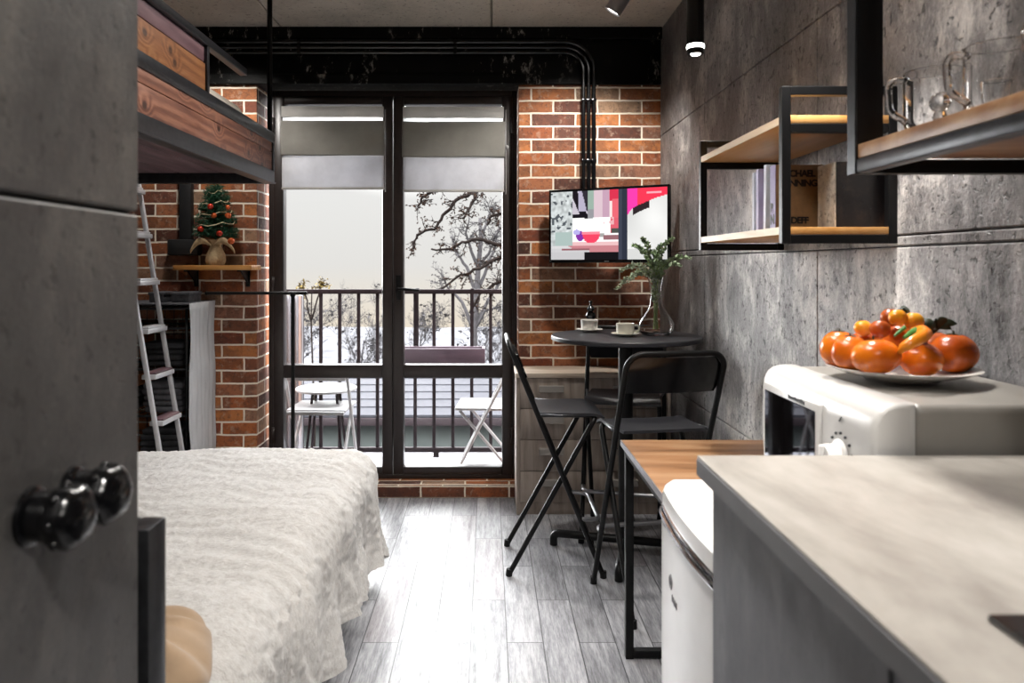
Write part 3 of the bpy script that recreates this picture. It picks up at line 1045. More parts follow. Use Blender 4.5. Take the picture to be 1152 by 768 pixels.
# ------------------------------------------------------------------ folding bar stools
def make_stool(label):
    t = thing('bar_stool', label, 'bar stool', (0, 0, 0), 0, 'folding bar stools around the bar table')
    w1, w2 = .198, .176
    bm = new()
    path = [(.205, -w1, .012), (-.19, -w1, .985), (-.205, -w1 + .002, 1.02), (-.205, w1 - .002, 1.02), (-.19, w1, .985), (.205, w1, .012)]
    tube(bm, fillet([(.205, -w1, .012), (-.207, -w1, 1.025), (-.207, w1, 1.025), (.205, w1, .012)], .065, 8), .0115, 12)
    for s in (-1, 1):
        tube(bm, [(.205, s * w1, .03), (.207, s * w1, .0)], .015, 10)
    obj('back_frame', bm, M['black'], t)
    bm = new()
    tube(bm, fillet([(-.20, -w2, .012), (.175, -w2, .692), (.175, w2, .692), (-.20, w2, .012)], .03, 6), .0115, 12)
    for s in (-1, 1):
        tube(bm, [(-.20, s * w2, .03), (-.203, s * w2, .0)], .015, 10)
    obj('rear_leg_frame', bm, M['black'], t)
    bm = new()
    nx, ny = 18, 18
    top, bot = [], []
    for i in range(nx + 1):
        a, b = [], []
        for j in range(ny + 1):
            u, v = i / nx, j / ny * 2 - 1
            x = -.085 + .30 * u
            y = v * (.183 - .012 * (1 - u))
            z = .712 - .018 * max(0, u - .8) ** 2 * 25 - .01 * (1 - v * v) * math.sin(PI * u)
            a.append(bm.verts.new((x, y, z))); b.append(bm.verts.new((x, y, z - .012)))
        top.append(a); bot.append(b)
    for i in range(nx):
        for j in range(ny):
            bm.faces.new((top[i][j], top[i + 1][j], top[i + 1][j + 1], top[i][j + 1]))
            bm.faces.new((bot[i][j], bot[i][j + 1], bot[i + 1][j + 1], bot[i + 1][j]))
    for i in range(nx):
        bm.faces.new((top[i][0], bot[i][0], bot[i + 1][0], top[i + 1][0])); bm.faces.new((top[i][ny], top[i + 1][ny], bot[i + 1][ny], bot[i][ny]))
    for j in range(ny):
        bm.faces.new((top[0][j], top[0][j + 1], bot[0][j + 1], bot[0][j])); bm.faces.new((top[nx][j], bot[nx][j], bot[nx][j + 1], top[nx][j + 1]))
    obj('seat', bm, plain('black_ash_seat', '26262a', .42, 0, .3, 40) if 'seatm' not in M else M['seatm'], t)
    for s in (-1, 1):
        bm = new(); tube(bm, [(-.078, s * w1, .705), (.16, s * (w2 - .01), .697)], .007, 8)
        obj('seat_bracket', bm, M['steel'], t)
    bm = new()
    nz, ny = 10, 24
    fr, bk = [], []
    for i in range(nz + 1):
        a, b = [], []
        for j in range(ny + 1):
            q, v = i / nz, j / ny * 2 - 1
            z = .868 + .142 * q
            hw = .192 - (.03 * max(0, q - .75) / .25 if q > .75 else 0) - (.012 * (.2 - q) / .2 if q < .2 else 0)
            x = -.205 + .41 * (1.02 - z) / 1.02 + .018 - .022 * (1 - v * v)
            a.append(bm.verts.new((x + .004, v * hw, z))); b.append(bm.verts.new((x - .010, v * hw, z)))
        fr.append(a); bk.append(b)
    for i in range(nz):
        for j in range(ny):
            bm.faces.new((fr[i][j], fr[i + 1][j], fr[i + 1][j + 1], fr[i][j + 1])); bm.faces.new((bk[i][j], bk[i][j + 1], bk[i + 1][j + 1], bk[i + 1][j]))
        bm.faces.new((fr[i][0], bk[i][0], bk[i + 1][0], fr[i + 1][0])); bm.faces.new((fr[i][ny], fr[i + 1][ny], bk[i + 1][ny], bk[i][ny]))
    for j in range(ny):
        bm.faces.new((fr[0][j], fr[0][j + 1], bk[0][j + 1], bk[0][j])); bm.faces.new((fr[nz][j], bk[nz][j], bk[nz][j + 1], fr[nz][j + 1]))
    obj('backrest', bm, M['blackgloss'], t)
    bm = new()
    tube(bm, fillet([(.105, -w1, .255), (.19, -w1 + .01, .25), (.19, w1 - .01, .25), (.105, w1, .255)], .045, 7), .010, 12)
    o = obj('footrest', bm, M['satin'], t)
    o['label'] = 'bare metal footrest bar'
    return t


M['seatm'] = plain('black_ash_seat', '26262a', .42, 0, .3, 40)
st = make_stool('black folding bar stool seen side on, nearest the balcony doors')
st.location = (.295, 3.485, 0)
dup(st, (.682, 3.06, 0), R(100), 'black folding bar stool turned away, standing between bar table and wooden side table')
dup(st, (.695, 3.855, 0), R(257), 'black folding bar stool behind the bar table, in front of the drawers')
# ------------------------------------------------------------------ on the bar table
def saucer_cup(x, y, ang, sl, cl, m):
    bm = new()
    lathe(bm, [(0, 0), (.03, 0), (.034, .004), (.066, .013), (.067, .015), (.064, .0155), (.034, .008), (0, .007)], 36)
    tag(obj('saucer', bm, m, None, (x, y, TZ)), sl, 'saucer', 'saucers on the bar table')
    t = thing('coffee_cup', cl, 'cup', (x, y, TZ + .008), ang, 'cups on the bar table')
    bm = new()
    lathe(bm, [(0, 0), (.03, 0), (.038, .004), (.041, .012), (.0425, .052), (.041, .053), (.039, .05), (.037, .013), (.03, .008), (0, .007)], 36)
    obj('cup_body', bm, m, t)
    bm = new()
    tube(bm, fillet([(.039, 0, .044), (.066, 0, .045), (.062, 0, .017), (.039, 0, .014)], .014, 5), .0042, 8)
    obj('handle', bm, m, t)


saucer_cup(.642, 3.535, R(-10), 'white saucer next to the glass vase on the bar table', 'cream cup with handle on the saucer next to the vase', M['ceramic2'])
saucer_cup(.505, 3.765, R(60), 'white saucer at the brick wall edge of the bar table', 'white cup on the farther saucer, beside the dark mill', M['ceramic'])
pm = thing('pepper_mill', 'small black mill standing behind the white cup', 'pepper mill', (.525, 3.86, TZ))
bm = new(); lathe(bm, [(0, 0), (.024, 0), (.026, .01), (.017, .03), (.013, .05), (.022, .062), (.026, .075), (.02, .09), (.011, .095), (0, .096)], 20)
obj('mill_body', bm, M['blackgloss'], pm)
bm = new(); lathe(bm, [(0, .095), (.012, .096), (.019, .104), (.02, .112), (.012, .122), (.006, .127), (.005, .138), (.009, .143), (.007, .15), (0, .152)], 20)
obj('mill_head', bm, M['blackgloss'], pm)
vs = thing('vase', 'clear glass vase with a wide bulb and slim neck', 'vase', (.80, 3.60, TZ))
bm = new()
outer = [(0, 0), (.05, 0), (.064, .004), (.080, .018), (.088, .04), (.084, .062), (.070, .086), (.052, .108), (.037, .132), (.028, .16), (.026, .19), (.029, .225), (.036, .26), (.041, .277)]
inner = [(.039, .277), (.034, .26), (.027, .225), (.024, .19), (.026, .16), (.035, .132), (.050, .108), (.068, .086), (.082, .062), (.086, .04), (.078, .02), (.055, .010), (.02, .022), (0, .026)]
lathe(bm, outer + inner, 48)
obj('glass_body', bm, M['glass'], vs)
bq = thing('bouquet', 'loose green sprigs standing in the glass vase', 'bouquet', (.80, 3.60, TZ + .03))
random.seed(5)
targets = [(692, 326), (698, 305), (713, 276), (722, 268), (735, 285), (757, 268), (776, 291), (765, 300), (705, 318), (745, 275), (752, 300)]
base = Vector(bq.location)
for k, (px, py) in enumerate(targets):
    e = at(px, py, 3.60 + random.uniform(-.07, .07)) - base
    st0 = Vector((random.uniform(-.012, .012), random.uniform(-.012, .012), 0))
    mid = Vector((random.uniform(-.012, .012), random.uniform(-.012, .012), .235))
    pts = [st0, st0.lerp(mid, .5), mid]
    for i in range(1, 9):
        q = i / 8
        pts.append(mid + (e - mid) * q + Vector((0, 0, .045 * math.sin(PI * q))))
    bm = new()
    tube(bm, pts, [.0032] * 3 + [.003 - .0022 * i / 8 for i in range(1, 9)], 7)
    s = obj('stem', bm, M['stem'], bq)
    bm = new()
    for i in range(2, len(pts)):
        for rep in range(17):
            p = pts[i - 1].lerp(pts[i], random.random())
            d = Vector((random.uniform(-1, 1), random.uniform(-1, 1), random.uniform(-.5, 1))).normalized()
            ax = (pts[i] - pts[i - 1]).normalized()
            d = (d + ax * .5).normalized()
            L = random.uniform(.014, .028) * (1.0 if i < 9 else .75)
            sd = d.cross(Vector((random.uniform(-1, 1), random.uniform(-1, 1), random.uniform(-1, 1)))).normalized() * L * .32
            up = d.cross(sd).normalized() * L * .10
            a, b1, b2, c2, tip = p, p + d * L * .45 + sd, p + d * L * .45 - sd, p + d * L * .5 + up, p + d * L
            A, B1, B2, C2, T = [bm.verts.new(v) for v in (a, b1, b2, c2, tip)]
            for f in ((A, B1, C2), (A, C2, B2), (B1, T, C2), (B2, C2, T)):
                bm.faces.new(f)
    lv = obj('leaves', bm, M['leafpale'] if k in (0, 1, 8) else M['leafgreen'], s, smooth=False)

# ------------------------------------------------------------------ television
def tv():
    a = math.atan2(-.34, .6)
    t = thing('television', 'flat black television showing a cooking programme', 'television', (.653, 4.12, 1.577), a)
    hw, hh = .345, .205
    bm = new(); box(bm, -hw, hw, -.012, .022, -hh, hh, .005)
    box(bm, -hw * .6, hw * .6, .022, .05, -hh * .7, hh * .5, .01)
    obj('housing', bm, M['screenedge'], t)
    bm = new()
    for (xa, xb, za, zb) in ((-hw, hw, hh - .013, hh), (-hw, hw, -hh, -hh + .018), (-hw, -hw + .012, -hh, hh), (hw - .012, hw, -hh, hh)):
        box(bm, xa, xb, -.017, -.011, za, zb, .002)
    bz = obj('bezel', bm, M['screenedge'], t)
    bm = new(); box(bm, -.012, .012, -.019, -.0165, -hh + .006, -hh + .011)
    obj('maker_mark', bm, M['alu'], bz)
    bm = new(); box(bm, -.06, .06, .05, .058, -.06, .06, .002)
    tube(bm, fillet([(0, .055, 0), (-.04, .13, 0), (.06, .22, 0), (.0, .32, 0)], .02), .014)
    box(bm, -.05, .05, .312, .328, -.10, .10, .003, 2, Matrix.Rotation(R(29.5), 4, 'Z'))
    obj('wall_arm', bm, M['black'], t)
    # the picture on the screen
    NX, NY = 132, 74
    bm = new()
    g = [[bm.verts.new((-hw + .012 + (2 * hw - .024) * i / NX, -.0135, hh - .013 - (2 * hh - .031) * j / NY)) for j in range(NY + 1)] for i in range(NX + 1)]
    for i in range(NX):
        for j in range(NY):
            bm.faces.new((g[i][j], g[i + 1][j], g[i + 1][j + 1], g[i][j + 1]))
    sc = obj('screen', bm, M['black'], t, smooth=False)
    t2 = NT('screen_picture')
    at_ = t2.n('Attribute', {'attribute_name': 'picture'})
    e = t2.n('Emission', Color=at_.outputs['Color'], Strength=.95)
    gl = t2.n('BsdfGlossy', Roughness=.1)
    mx = t2.n('MixShader', i0=.03, i1=e, i2=gl)
    t2.t.links.new(mx.outputs[0], t2.out.inputs[0])
    sc.data.materials[0] = t2.m
    rnd = lambda x, y, s: mnoise.noise(Vector((x * s, y * s, 3.3)))

    def pic(u, v):
        c = hexc('dcdad8')
        if u < .60:
            if u < .195 and v < .80:
                k = .72 + .35 * rnd(u * 1.7, v, 22); c = tuple(k * x for x in hexc('d6dcdc'))
                if rnd(u * 1.7, v, 17) > .28 and v < .6: c = hexc('50555a')
                if v > .60 and u > .04: c = hexc('9fb0ac')
            elif v < .40 + .02 * rnd(u, v, 9):
                c = hexc('9d97a2')
                if u < .36: c = hexc('17151b') if (u - .195) > .10 * (v / .4) - .02 and u < .24 + .1 * v / .4 or v > .34 else hexc('b9b3bd')
                if .25 < u < .33 and v < .30: c = hexc('a8a2b6') if (u - .25) < .03 + .15 * v else hexc('2b2932')
                if .335 < u < .40: c = hexc('8fa398') if v < .27 else hexc('8c8c90')
                if .39 < u < .52 + .02 * v: c = hexc('cbb4bd') if u < .46 else hexc('b795a8')
                if u > .52: c = hexc('c9304a') if v < .16 else hexc('e4d3d0')
                if u > .545 and v > .13: c = hexc('d8606c')
            elif v < .62:
                c = hexc('f6f5f4')
                if u > .53: c = hexc('cf5a68')
                if .47 < u < .56 and v < .50 and rnd(u, v, 20) > -.1: c = hexc('d9a5a8')
                if u > .54 and v > .55: c = hexc('4a4d48')
            elif v < .74:
                c = hexc('efeaea')
                if .42 < u < .48 and v < .68: c = hexc('9a9a98')
                if u > .47 and .65 < v < .72: c = hexc('8c6268')
            elif v < .895:
                c = hexc('d9b0b2') if v < .80 else hexc('b97a80')
                if u < .08 + (v - .74) * 1.2: c = hexc('c6c5c6')
                if v > .84 and u < .35: c = hexc('8b5a60') if v < .86 and u > .1 else hexc('bdbcbe')
            else:
                c = hexc('b7b6b8') if u < .30 else hexc('141316')
            if ((u - .265) / .035) ** 2 + ((v - .655) / .075) ** 2 < 1: c = hexc('7b2f9a')
            if ((u - .235) / .03) ** 2 + ((v - .60) / .04) ** 2 < 1: c = hexc('a9a2d8')
            du = abs(u - .362)
            if .60 < v < .76 and du < .068 * math.sqrt(max(0, 1 - ((v - .60) / .16) ** 2)) + .012: c = hexc('e0405c') if v > .63 else hexc('ef8090')
        elif u < .672:
            c = hexc('3b3f4c') if u < .63 else hexc('2c303c')
        else:
            q = (u - .672) / .328
            edge = .36 - .30 * q ** .45 + .05
            if v < edge + .02 * rnd(u, v, 8):
                c = hexc('f03aa0') if q < .25 else hexc('e8354f')
                if q > .5 and .055 < v < .075 and q < .86: c = hexc('f6a0ac')
            elif v < edge + .10 and .15 < q < .55: c = hexc('2a2226')
            else:
                k = .86 + .18 * rnd(u, v * .5, 5); c = tuple(k * x for x in hexc('e6e6e4'))
                if v > .85: c = tuple(x * .8 for x in c)
        return c
    ca = sc.data.color_attributes.new('picture', 'FLOAT_COLOR', 'CORNER')
    vals = []
    for p in sc.data.polygons:
        cen = p.center
        u = (cen.x + hw - .012) / (2 * hw - .024); v = (hh - .013 - cen.z) / (2 * hh - .031)
        c = pic(u, v)
        vals += [c[0], c[1], c[2], 1.0] * len(p.loop_indices)
    ca.data.foreach_set('color', vals)


tv()

# ------------------------------------------------------------------ black framed shelves on the concrete wall
SX, SN, SF = .723, 1.857, 2.59
s1 = thing('wall_shelf', 'black framed oak shelf with books on the concrete wall', 'shelf', (.86, 2.22, 1.41))
def frame_rect(y, t, zb, zt, zbar, x0=SX, x1=WX):
    bm = new()
    box(bm, x0, x0 + t, y, y + t, zb, zt, .0015, 1); box(bm, x1 - t, x1, y, y + t, zb, zt, .0015, 1)
    box(bm, x0 + t, x1 - t, y, y + t, zt - t, zt, .0015, 1); box(bm, x0 + t, x1 - t, y, y + t, zb, zb + t, .0015, 1)
    if zbar: box(bm, x0 + t, x1 - t, y, y + t, zbar - t, zbar, .0015, 1)
    return bm
rel(obj('steel_frame', frame_rect(SN, .022, 1.413, 1.80, 1.708), M['black']), s1)
rel(obj('steel_frame', frame_rect(SF - .022, .022, 1.410, 1.782, 1.708), M['black']), s1)
bm = new(); box(bm, SX + .004, WX - .002, SN + .001, SF - .001, 1.7085, 1.7285, .001)
rel(obj('upper_board', bm, M['oak']), s1)
bm = new(); box(bm, SX + .004, WX - .002, SN + .001, SF - .001, 1.4355, 1.4535, .001)
rel(obj('lower_board', bm, M['oak']), s1)
for zz in (1.7085, 1.4355):
    bm = new(); box(bm, SX + .0005, SX + .004, SN + .023, SF - .023, zz, zz + .019)
    o = rel(obj('board_edging', bm, M['birch']), s1); o['label'] = 'pale front edging'


def text(parent, s, size, loc, rot, m, name, space=1.0, align='LEFT'):
    cu = bpy.data.curves.new(name, 'FONT'); cu.body = s; cu.size = size; cu.extrude = .0004; cu.align_x = align; cu.space_line = space; cu.offset = size * .04; cu.space_character = .88
    o = bpy.data.objects.new(name, cu); C.objects.link(o); cu.materials.append(m)
    dg = bpy.context.evaluated_depsgraph_get()
    me = bpy.data.meshes.new_from_object(o.evaluated_get(dg))
    bpy.data.objects.remove(o)
    o = bpy.data.objects.new(name, me); C.objects.link(o)
    o.parent = parent; o.location = loc; o.rotation_euler = rot
    return o


def book(x0, y0, y1, w, h, cover, pages, label, z=1.4537, lean=0.0):
    t = thing('book', label, 'book', (x0, y0, z), 0, 'books on the framed shelf')
    d = y1 - y0
    bm = new()
    box(bm, 0, w, 0, .003, 0, h, .0008, 1); box(bm, 0, w, d - .003, d, 0, h, .0008, 1); box(bm, 0, .003, .003, d - .003, 0, h, .0008, 1)
    obj('cover', bm, cover, t)
    bm = new(); box(bm, .0035, w - .004, .0035, d - .0035, .003, h - .003)
    obj('pages', bm, pages, t)
    if lean: t.rotation_euler = (lean, 0, 0)
    return t


M['paper'] = plain('paper', 'd9d4cb', .8, 0, .05)
M['purple'] = plain('purple_cover', '6f5f8e', .5)
M['lilac'] = plain('lilac_cover', 'a8a0c0', .5)
M['paleblue'] = plain('pale_blue_cover', 'c3c9d6', .5)
M['brownbook'] = concrete('brown_printed_cover', hexc('55402c'), hexc('7c5f40'), hexc('9a7c56'), (1, 1, 1), .45, 12, .02, .1, .2)
M['darkbook'] = concrete('dark_printed_cover', hexc('0e0d10'), hexc('1c191b'), hexc('4a3a30'), (1, 1, 1), .35, 9, .02)
M['speckle'] = concrete('speckled_spine', hexc('6a655e'), hexc('b9b2a6'), hexc('d6d0c4'), (1, 1, 1), .7, 40, .1)
M['ink'] = plain('black_ink', '0c0b10', .6)
book(.775, 2.20, 2.216, .15, .176, M['paleblue'], M['paper'], 'thin pale blue book, farthest from the speckled one')
book(.772, 2.158, 2.176, .15, .181, M['lilac'], M['paper'], 'thin lilac book standing between pale blue and purple spines')
bk = book(.770, 2.022, 2.06, .128, .175, M['brownbook'], M['paper'], 'brown book with bold black title letters on its cover')
bm = new(); box(bm, -.001, .0, 0, .038, 0, .175)
sp = obj('spine', bm, M['purple'], bk); sp['label'] = 'purple spine'
text(bk, 'CHAEL\nNNING', .0245, (.036, -.0006, .143), (PI / 2, 0, 0), M['ink'], 'cover_title', 1.05)
text(bk, 'DEFF', .024, (.040, -.0006, .018), (PI / 2, 0, 0), M['ink'], 'cover_lettering', .95)
text(bk, 'B\nN', .036, (-.0016, .034, .048), (PI / 2, 0, -PI / 2), M['ink'], 'spine_lettering', .85)
book(.766, 2.085, 2.104, .15, .183, M['paleblue'], M['paper'], 'thin pale blue book right behind the brown titled book', lean=.03)
bk = book(.872, 1.892, 1.99, .125, .165, M['darkbook'], M['paper'], 'thick book with a speckled stone look spine and dark cover')
bm = new()
prism(bm, [(.0, .022), (.098, .0), (.098, .165), (.0, .165)], 'x', -.0035, 0)
for v in bm.verts: v.co = Vector((v.co.x, v.co.y, v.co.z))
bm.clear()
box(bm, -.004, 0, .0, .098, 0, .165, .001, 1)
sp = obj('spine', bm, M['speckle'], bk); sp['label'] = 'speckled pale spine'

# shelf with the glass mugs
GX, GF, GN = .67, 1.403, .42
s2 = thing('wall_shelf', 'dark steel and oak shelf carrying glass mugs on the concrete wall', 'shelf', (.84, .9, 1.527))
bm = new()
box(bm, GX, GX + .05, GF - .028, GF, 1.527, 2.25, .0025)
for yy in (GN,):
    box(bm, GX, GX + .05, yy, yy + .028, 1.527, 2.25, .0025)
for yy in (GF - .028, GN):
    box(bm, GX + .05, WX, yy, yy + .028, 1.527, 1.552, .002); box(bm, GX + .05, WX, yy, yy + .028, 2.225, 2.25, .002)
box(bm, GX, GX + .028, GN + .028, GF - .028, 2.225, 2.25, .002)
rel(obj('steel_frame', bm, M['black']), s2)
bm = new(); box(bm, GX - .001, GX + .026, GN + .028, GF - .028, 1.527, 1.553, .004, 2)
box(bm, GX - .003, GX + .001, GF - .03, GF + .001, 1.526, 2.25, .001, 1)
rel(obj('front_rail', bm, M['steel']), s2)
bm = new(); box(bm, GX + .002, WX - .002, GN + .03, GF - .03, 1.5535, 1.579, .0015)
rel(obj('board', bm, M['oaktable']), s2)


def mug(x, y, label):
    t = thing('glass_mug', label, 'mug', (x, y, 1.5792), 0, 'glass mugs on the upper shelf')
    bm = new()
    lathe(bm, [(0, 0), (.036, 0), (.042, .004), (.0455, .02), (.046, .102), (.0445, .1035), (.043, .102), (.0425, .022), (.038, .009), (0, .007)], 44)
    obj('glass_body', bm, M['glass'], t)
    bm = new()
    tube(bm, fillet([(-.044, 0, .088), (-.078, 0, .09), (-.074, 0, .035), (-.044, 0, .018)], .022, 7), .0058, 10)
    obj('handle', bm, M['glass'], t)


mug(.745, 1.262, 'glass mug beside the black steel post of its shelf')
mug(.752, 1.112, 'middle glass mug of the three, second from the steel post')
mug(.757, .955, 'glass mug cut by the picture edge, third from the steel post')
bm = new(); lathe(bm, [(0, 0), (.02, 0), (.021, .004), (.025, .075), (.0235, .076), (.019, .012), (0, .010)], 28)
tag(obj('shot_glass', bm, M['glass'], None, (.83, 1.235, 1.5792)), 'small tapered shot glass between two mugs', 'glass')
fg = thing('glass_figurine', 'small clear glass figure seen through the first mug', 'figurine', (.80, 1.335, 1.5792))
bm = new(); lathe(bm, [(0, 0), (.024, 0), (.025, .006), (.012, .014), (.009, .026), (.014, .036), (.010, .046), (0, .048)], 24)
obj('figurine_base', bm, M['glass'], fg)
bm = new(); ball(bm, (0, 0, .064), .019)
obj('figurine_head', bm, M['glass'], fg)

# ------------------------------------------------------------------ fridge, microwave, fruit
fr = thing('fridge', 'small white refrigerator tucked between worktop and wooden side table', 'refrigerator', (.70, 1.49, 0))
FX, FN, FF, FZ = .40, 1.205, 1.775, .86
bm = new(); box(bm, FX + .045, .99, FN, FF, .03, FZ - .035, .012, 3)
for xx in (.5, .93):
    for yy in (FN + .05, FF - .05):
        tube(bm, [(xx, yy, 0), (xx, yy, .032)], .018, 12)
rel(obj('cabinet', bm, M['white']), fr)
bm = new()
def bulge(u): return .020 * (1 - (2 * u - 1) ** 2)
poly = [(FX + .045, FN + .002)] + [(FX - bulge(k / 16) + (.016 if k in (0, 16) else .004 if k in (1, 15) else 0), FN + .002 + (FF - FN - .004) * k / 16) for k in range(17)] + [(FX + .045, FF - .002)]
prism(bm, poly, 'z', .06, FZ - .055)
rel(obj('door', bm, M['white']), fr)
bm = new()
poly2 = [(FX - bulge(k / 16) + .012, FN + .004 + (FF - FN - .008) * k / 16) for k in range(17)]
prism(bm, [(FX + .044, FN + .004)] + poly2 + [(FX + .044, FF - .004)], 'z', FZ - .055, FZ - .034)
rel(obj('handle_recess', bm, M['steel']), fr)
bm = new()
tube(bm, [(x - .014 + (.010 if i in (0, 14) else 0), y, FZ - .052) for i, (x, y) in enumerate(poly2[1:-1])], .0055, 8)
tube(bm, [(x - .010 + (.008 if i in (0, 14) else 0), y, FZ - .038) for i, (x, y) in enumerate(poly2[1:-1])], .004, 8)
o = rel(obj('chrome_grip', bm, M['chrome']), fr); o['label'] = 'curved chrome grip strip'
bm = new()
prism(bm, [(.99, FN)] + [(FX - bulge(k / 16) + (.03 if k in (0, 16) else .01 if k in (1, 15) else .002), FN + (FF - FN) * k / 16) for k in range(17)] + [(.99, FF)], 'z', FZ - .034, FZ)
es = [e for e in bm.edges if all(v.co.z > FZ - .001 for v in e.verts)]
bmesh.ops.bevel(bm, geom=es, offset=.014, segments=3, affect='EDGES', profile=.5)
rel(obj('top_panel', bm, M['white']), fr)
# round emblem and slanted script on the door
ez, ey = .70, 1.575
ex = FX - bulge((ey - FN) / (FF - FN)) - .0006
bm = new()
tube(bm, [(ex, ey + .011 * math.cos(a * PI / 12), ez + .014 * math.sin(a * PI / 12)) for a in range(24)], .0018, 6, True)
tube(bm, [(ex, ey, ez - .006), (ex, ey, ez + .002)], .0018, 6); ball(bm, (ex, ey, ez + .006), .0022, u=8, v=6)
rel(obj('emblem', bm, M['emblem']), fr)
bm = new()
for k in range(7):
    yk = ey - .012 - k * .0065
    xk = FX - bulge((yk - FN) / (FF - FN)) - .0006
    zc = ez - .028 
    tube(bm, [(xk, yk, zc - (.006 if k % 3 else .008)), (xk, yk - .0015, zc + (.004 if k % 2 else .007))], .0013, 5)
rel(obj('script_mark', bm, M['emblem']), fr)

mwN, mwF, mwX, mwB, mwT = 1.19, 1.675, .605, .675, 1.142
mw = thing('microwave', 'white microwave oven with a mirrored window, under the plate of fruit', 'microwave', (.8, 1.43, .86))
bm = new(); box(bm, mwB, .99, mwN + .006, mwF - .006, .874, mwT - .004, .014, 3)
for xx in (.71, .95):
    for yy in (1.24, 1.62):
        tube(bm, [(xx, yy, .8603), (xx, yy, .876)], .014, 10)
rel(obj('casing', bm, M['mwbody']), mw)
def rounded_extrusion(poly, a, b, rad, n=4):
    """profile in x-z pushed along y with rounded end edges"""
    cx = sum(p[0] for p in poly) / len(poly); cz = sum(p[1] for p in poly) / len(poly)
    hx = max(abs(p[0] - cx) for p in poly); hz = max(abs(p[1] - cz) for p in poly)
    secs = [(a + rad * (1 - math.sin(k / n * PI / 2)), rad * (1 - math.cos(k / n * PI / 2))) for k in range(n, -1, -1)]
    secs += [(b - rad * (1 - math.sin(k / n * PI / 2)), rad * (1 - math.cos(k / n * PI / 2))) for k in range(0, n + 1)]
    bm = new(); rings = []
    for y, q in sorted(secs):
        rings.append([bm.verts.new((cx + (p[0] - cx) * (1 - q / hx), y, cz + (p[1] - cz) * (1 - q / hz))) for p in poly])
    m = len(poly)
    for i in range(len(rings) - 1):
        for k in range(m):
            bm.faces.new((rings[i][k], rings[i][(k + 1) % m], rings[i + 1][(k + 1) % m], rings[i + 1][k]))
    bm.faces.new(rings[0][::-1]); bm.faces.new(rings[-1])
    return bm


bez = [(mwB + .004, .872), (mwX + .018, .872), (mwX + .006, .884), (mwX, 1.0), (mwX + .001, mwT - .05), (mwX + .004, mwT - .03), (mwX + .012, mwT - .014), (mwX + .024, mwT - .005), (mwX + .04, mwT - .001), (mwB - .01, mwT), (mwB + .004, mwT - .002)]
bm = rounded_extrusion(bez, mwN, mwF, .014)
rel(obj('front_bezel', bm, M['mwwhite'], ang=50), mw)
bm = new(); box(bm, mwX - .006, mwX + .01, mwF - .305, mwF - .03, .90, mwT - .035, .004, 2)
rel(obj('door_frame', bm, M['mwwhite']), mw)
bm = new(); box(bm, mwX - .0075, mwX - .004, mwF - .292, mwF - .043, .915, mwT - .050, .001, 1)
o = rel(obj('door_window', bm, plain('mirrored_oven_glass', '55555a', .03, 1.0, .02)), mw); o['label'] = 'mirrored door window'
kx, ky, kz = mwX - .001, mwN + .105, 1.03
bm = new()
rotY = Matrix.Translation((kx, ky, kz)) @ Matrix.Rotation(-PI / 2, 4, 'Y')
lathe(bm, [(0, 0), (.031, 0), (.031, .004), (.024, .007), (.023, .026), (.021, .029), (0, .03)], 32, rotY)
box(bm, kx - .037, kx - .028, ky - .005, ky + .005, kz - .022, kz + .022, .003)
rel(obj('timer_knob', bm, M['knobwhite']), mw)
bm = new()
for k in range(11):
    a = R(-30 + k * 24)
    ball(bm, (kx, ky + .042 * math.cos(a), kz + .042 * math.sin(a)), .0028, u=8, v=6)
tube(bm, [(kx, ky + .004, kz + .062), (kx, ky - .004, kz + .07)], .0016, 5)
rel(obj('dial_marks', bm, M['steel']), mw)
bm = new()
for k in range(8):
    yk = mwF - .175 - k * .010
    box(bm, mwX - .0072, mwX - .004, yk, yk + .006, mwT - .047, mwT - .041 + (.002 if k % 3 == 0 else 0))
rel(obj('maker_mark', bm, M['steel']), mw)

PX, PY, PZ = .79, 1.445, mwT + .0005
pl = bm = new()
lathe(bm, [(0, 0), (.065, 0), (.07, .004), (.10, .011), (.132, .021), (.134, .0235), (.131, .0245), (.10, .0165), (.068, .0095), (0, .008)], 56)
tag(obj('plate', bm, M['plate'], None, (PX, PY, PZ)), 'shallow white plate on the microwave heaped with orange fruit', 'plate')


def fruit(name, px, py, d, r, m, label, sz=.86, cat='fruit', tilt=(0, 0), calyx=True, group='oranges and persimmons on the plate'):
    p = at(px, py, d)
    t = thing(name, label, cat, p, random.uniform(0, 6), group)
    t.rotation_euler = (tilt[0], tilt[1], random.uniform(0, 6))
    bm = new()
    prof = []
    for k in range(25):
        a = -PI / 2 + PI * k / 24
        rr = r * math.cos(a) * (1 + .04 * math.cos(a) ** 2)
        zz = r * sz * math.sin(a) - (.10 * r * math.exp(-(rr / (.28 * r)) ** 2) if a > 0 else -.05 * r * math.exp(-(rr / (.3 * r)) ** 2))
        prof.append((max(0, rr) if 0 < k < 24 else 0, zz))
    lathe(bm, prof, 36)
    for v in bm.verts:
        a = math.atan2(v.co.y, v.co.x)
        f = 1 + .012 * math.cos(4 * a) + .02 * mnoise.noise(v.co * 40)
        v.co.x *= f; v.co.y *= f
    obj('flesh', bm, m, t, ang=180)
    if calyx:
        bm = new()
        z = r * sz * .93
        for k in range(4):
            a = k * PI / 2 + .3
            d1 = Vector((math.cos(a), math.sin(a), 0)); d2 = Vector((-d1.y, d1.x, 0))
            P = [Vector((0, 0, z)), d1 * r * .25 + d2 * r * .12 + Vector((0, 0, z + .04 * r)), d1 * r * .42 + Vector((0, 0, z - .01 * r)), d1 * r * .25 - d2 * r * .12 + Vector((0, 0, z + .04 * r))]
            bm.faces.new([bm.verts.new(v) for v in P])
        tube(bm, [(0, 0, z - .05 * r), (0.05 * r, 0, z + .16 * r)], r * .05, 6)
        obj('calyx', bm, M['darkleaf'], t)
    return t


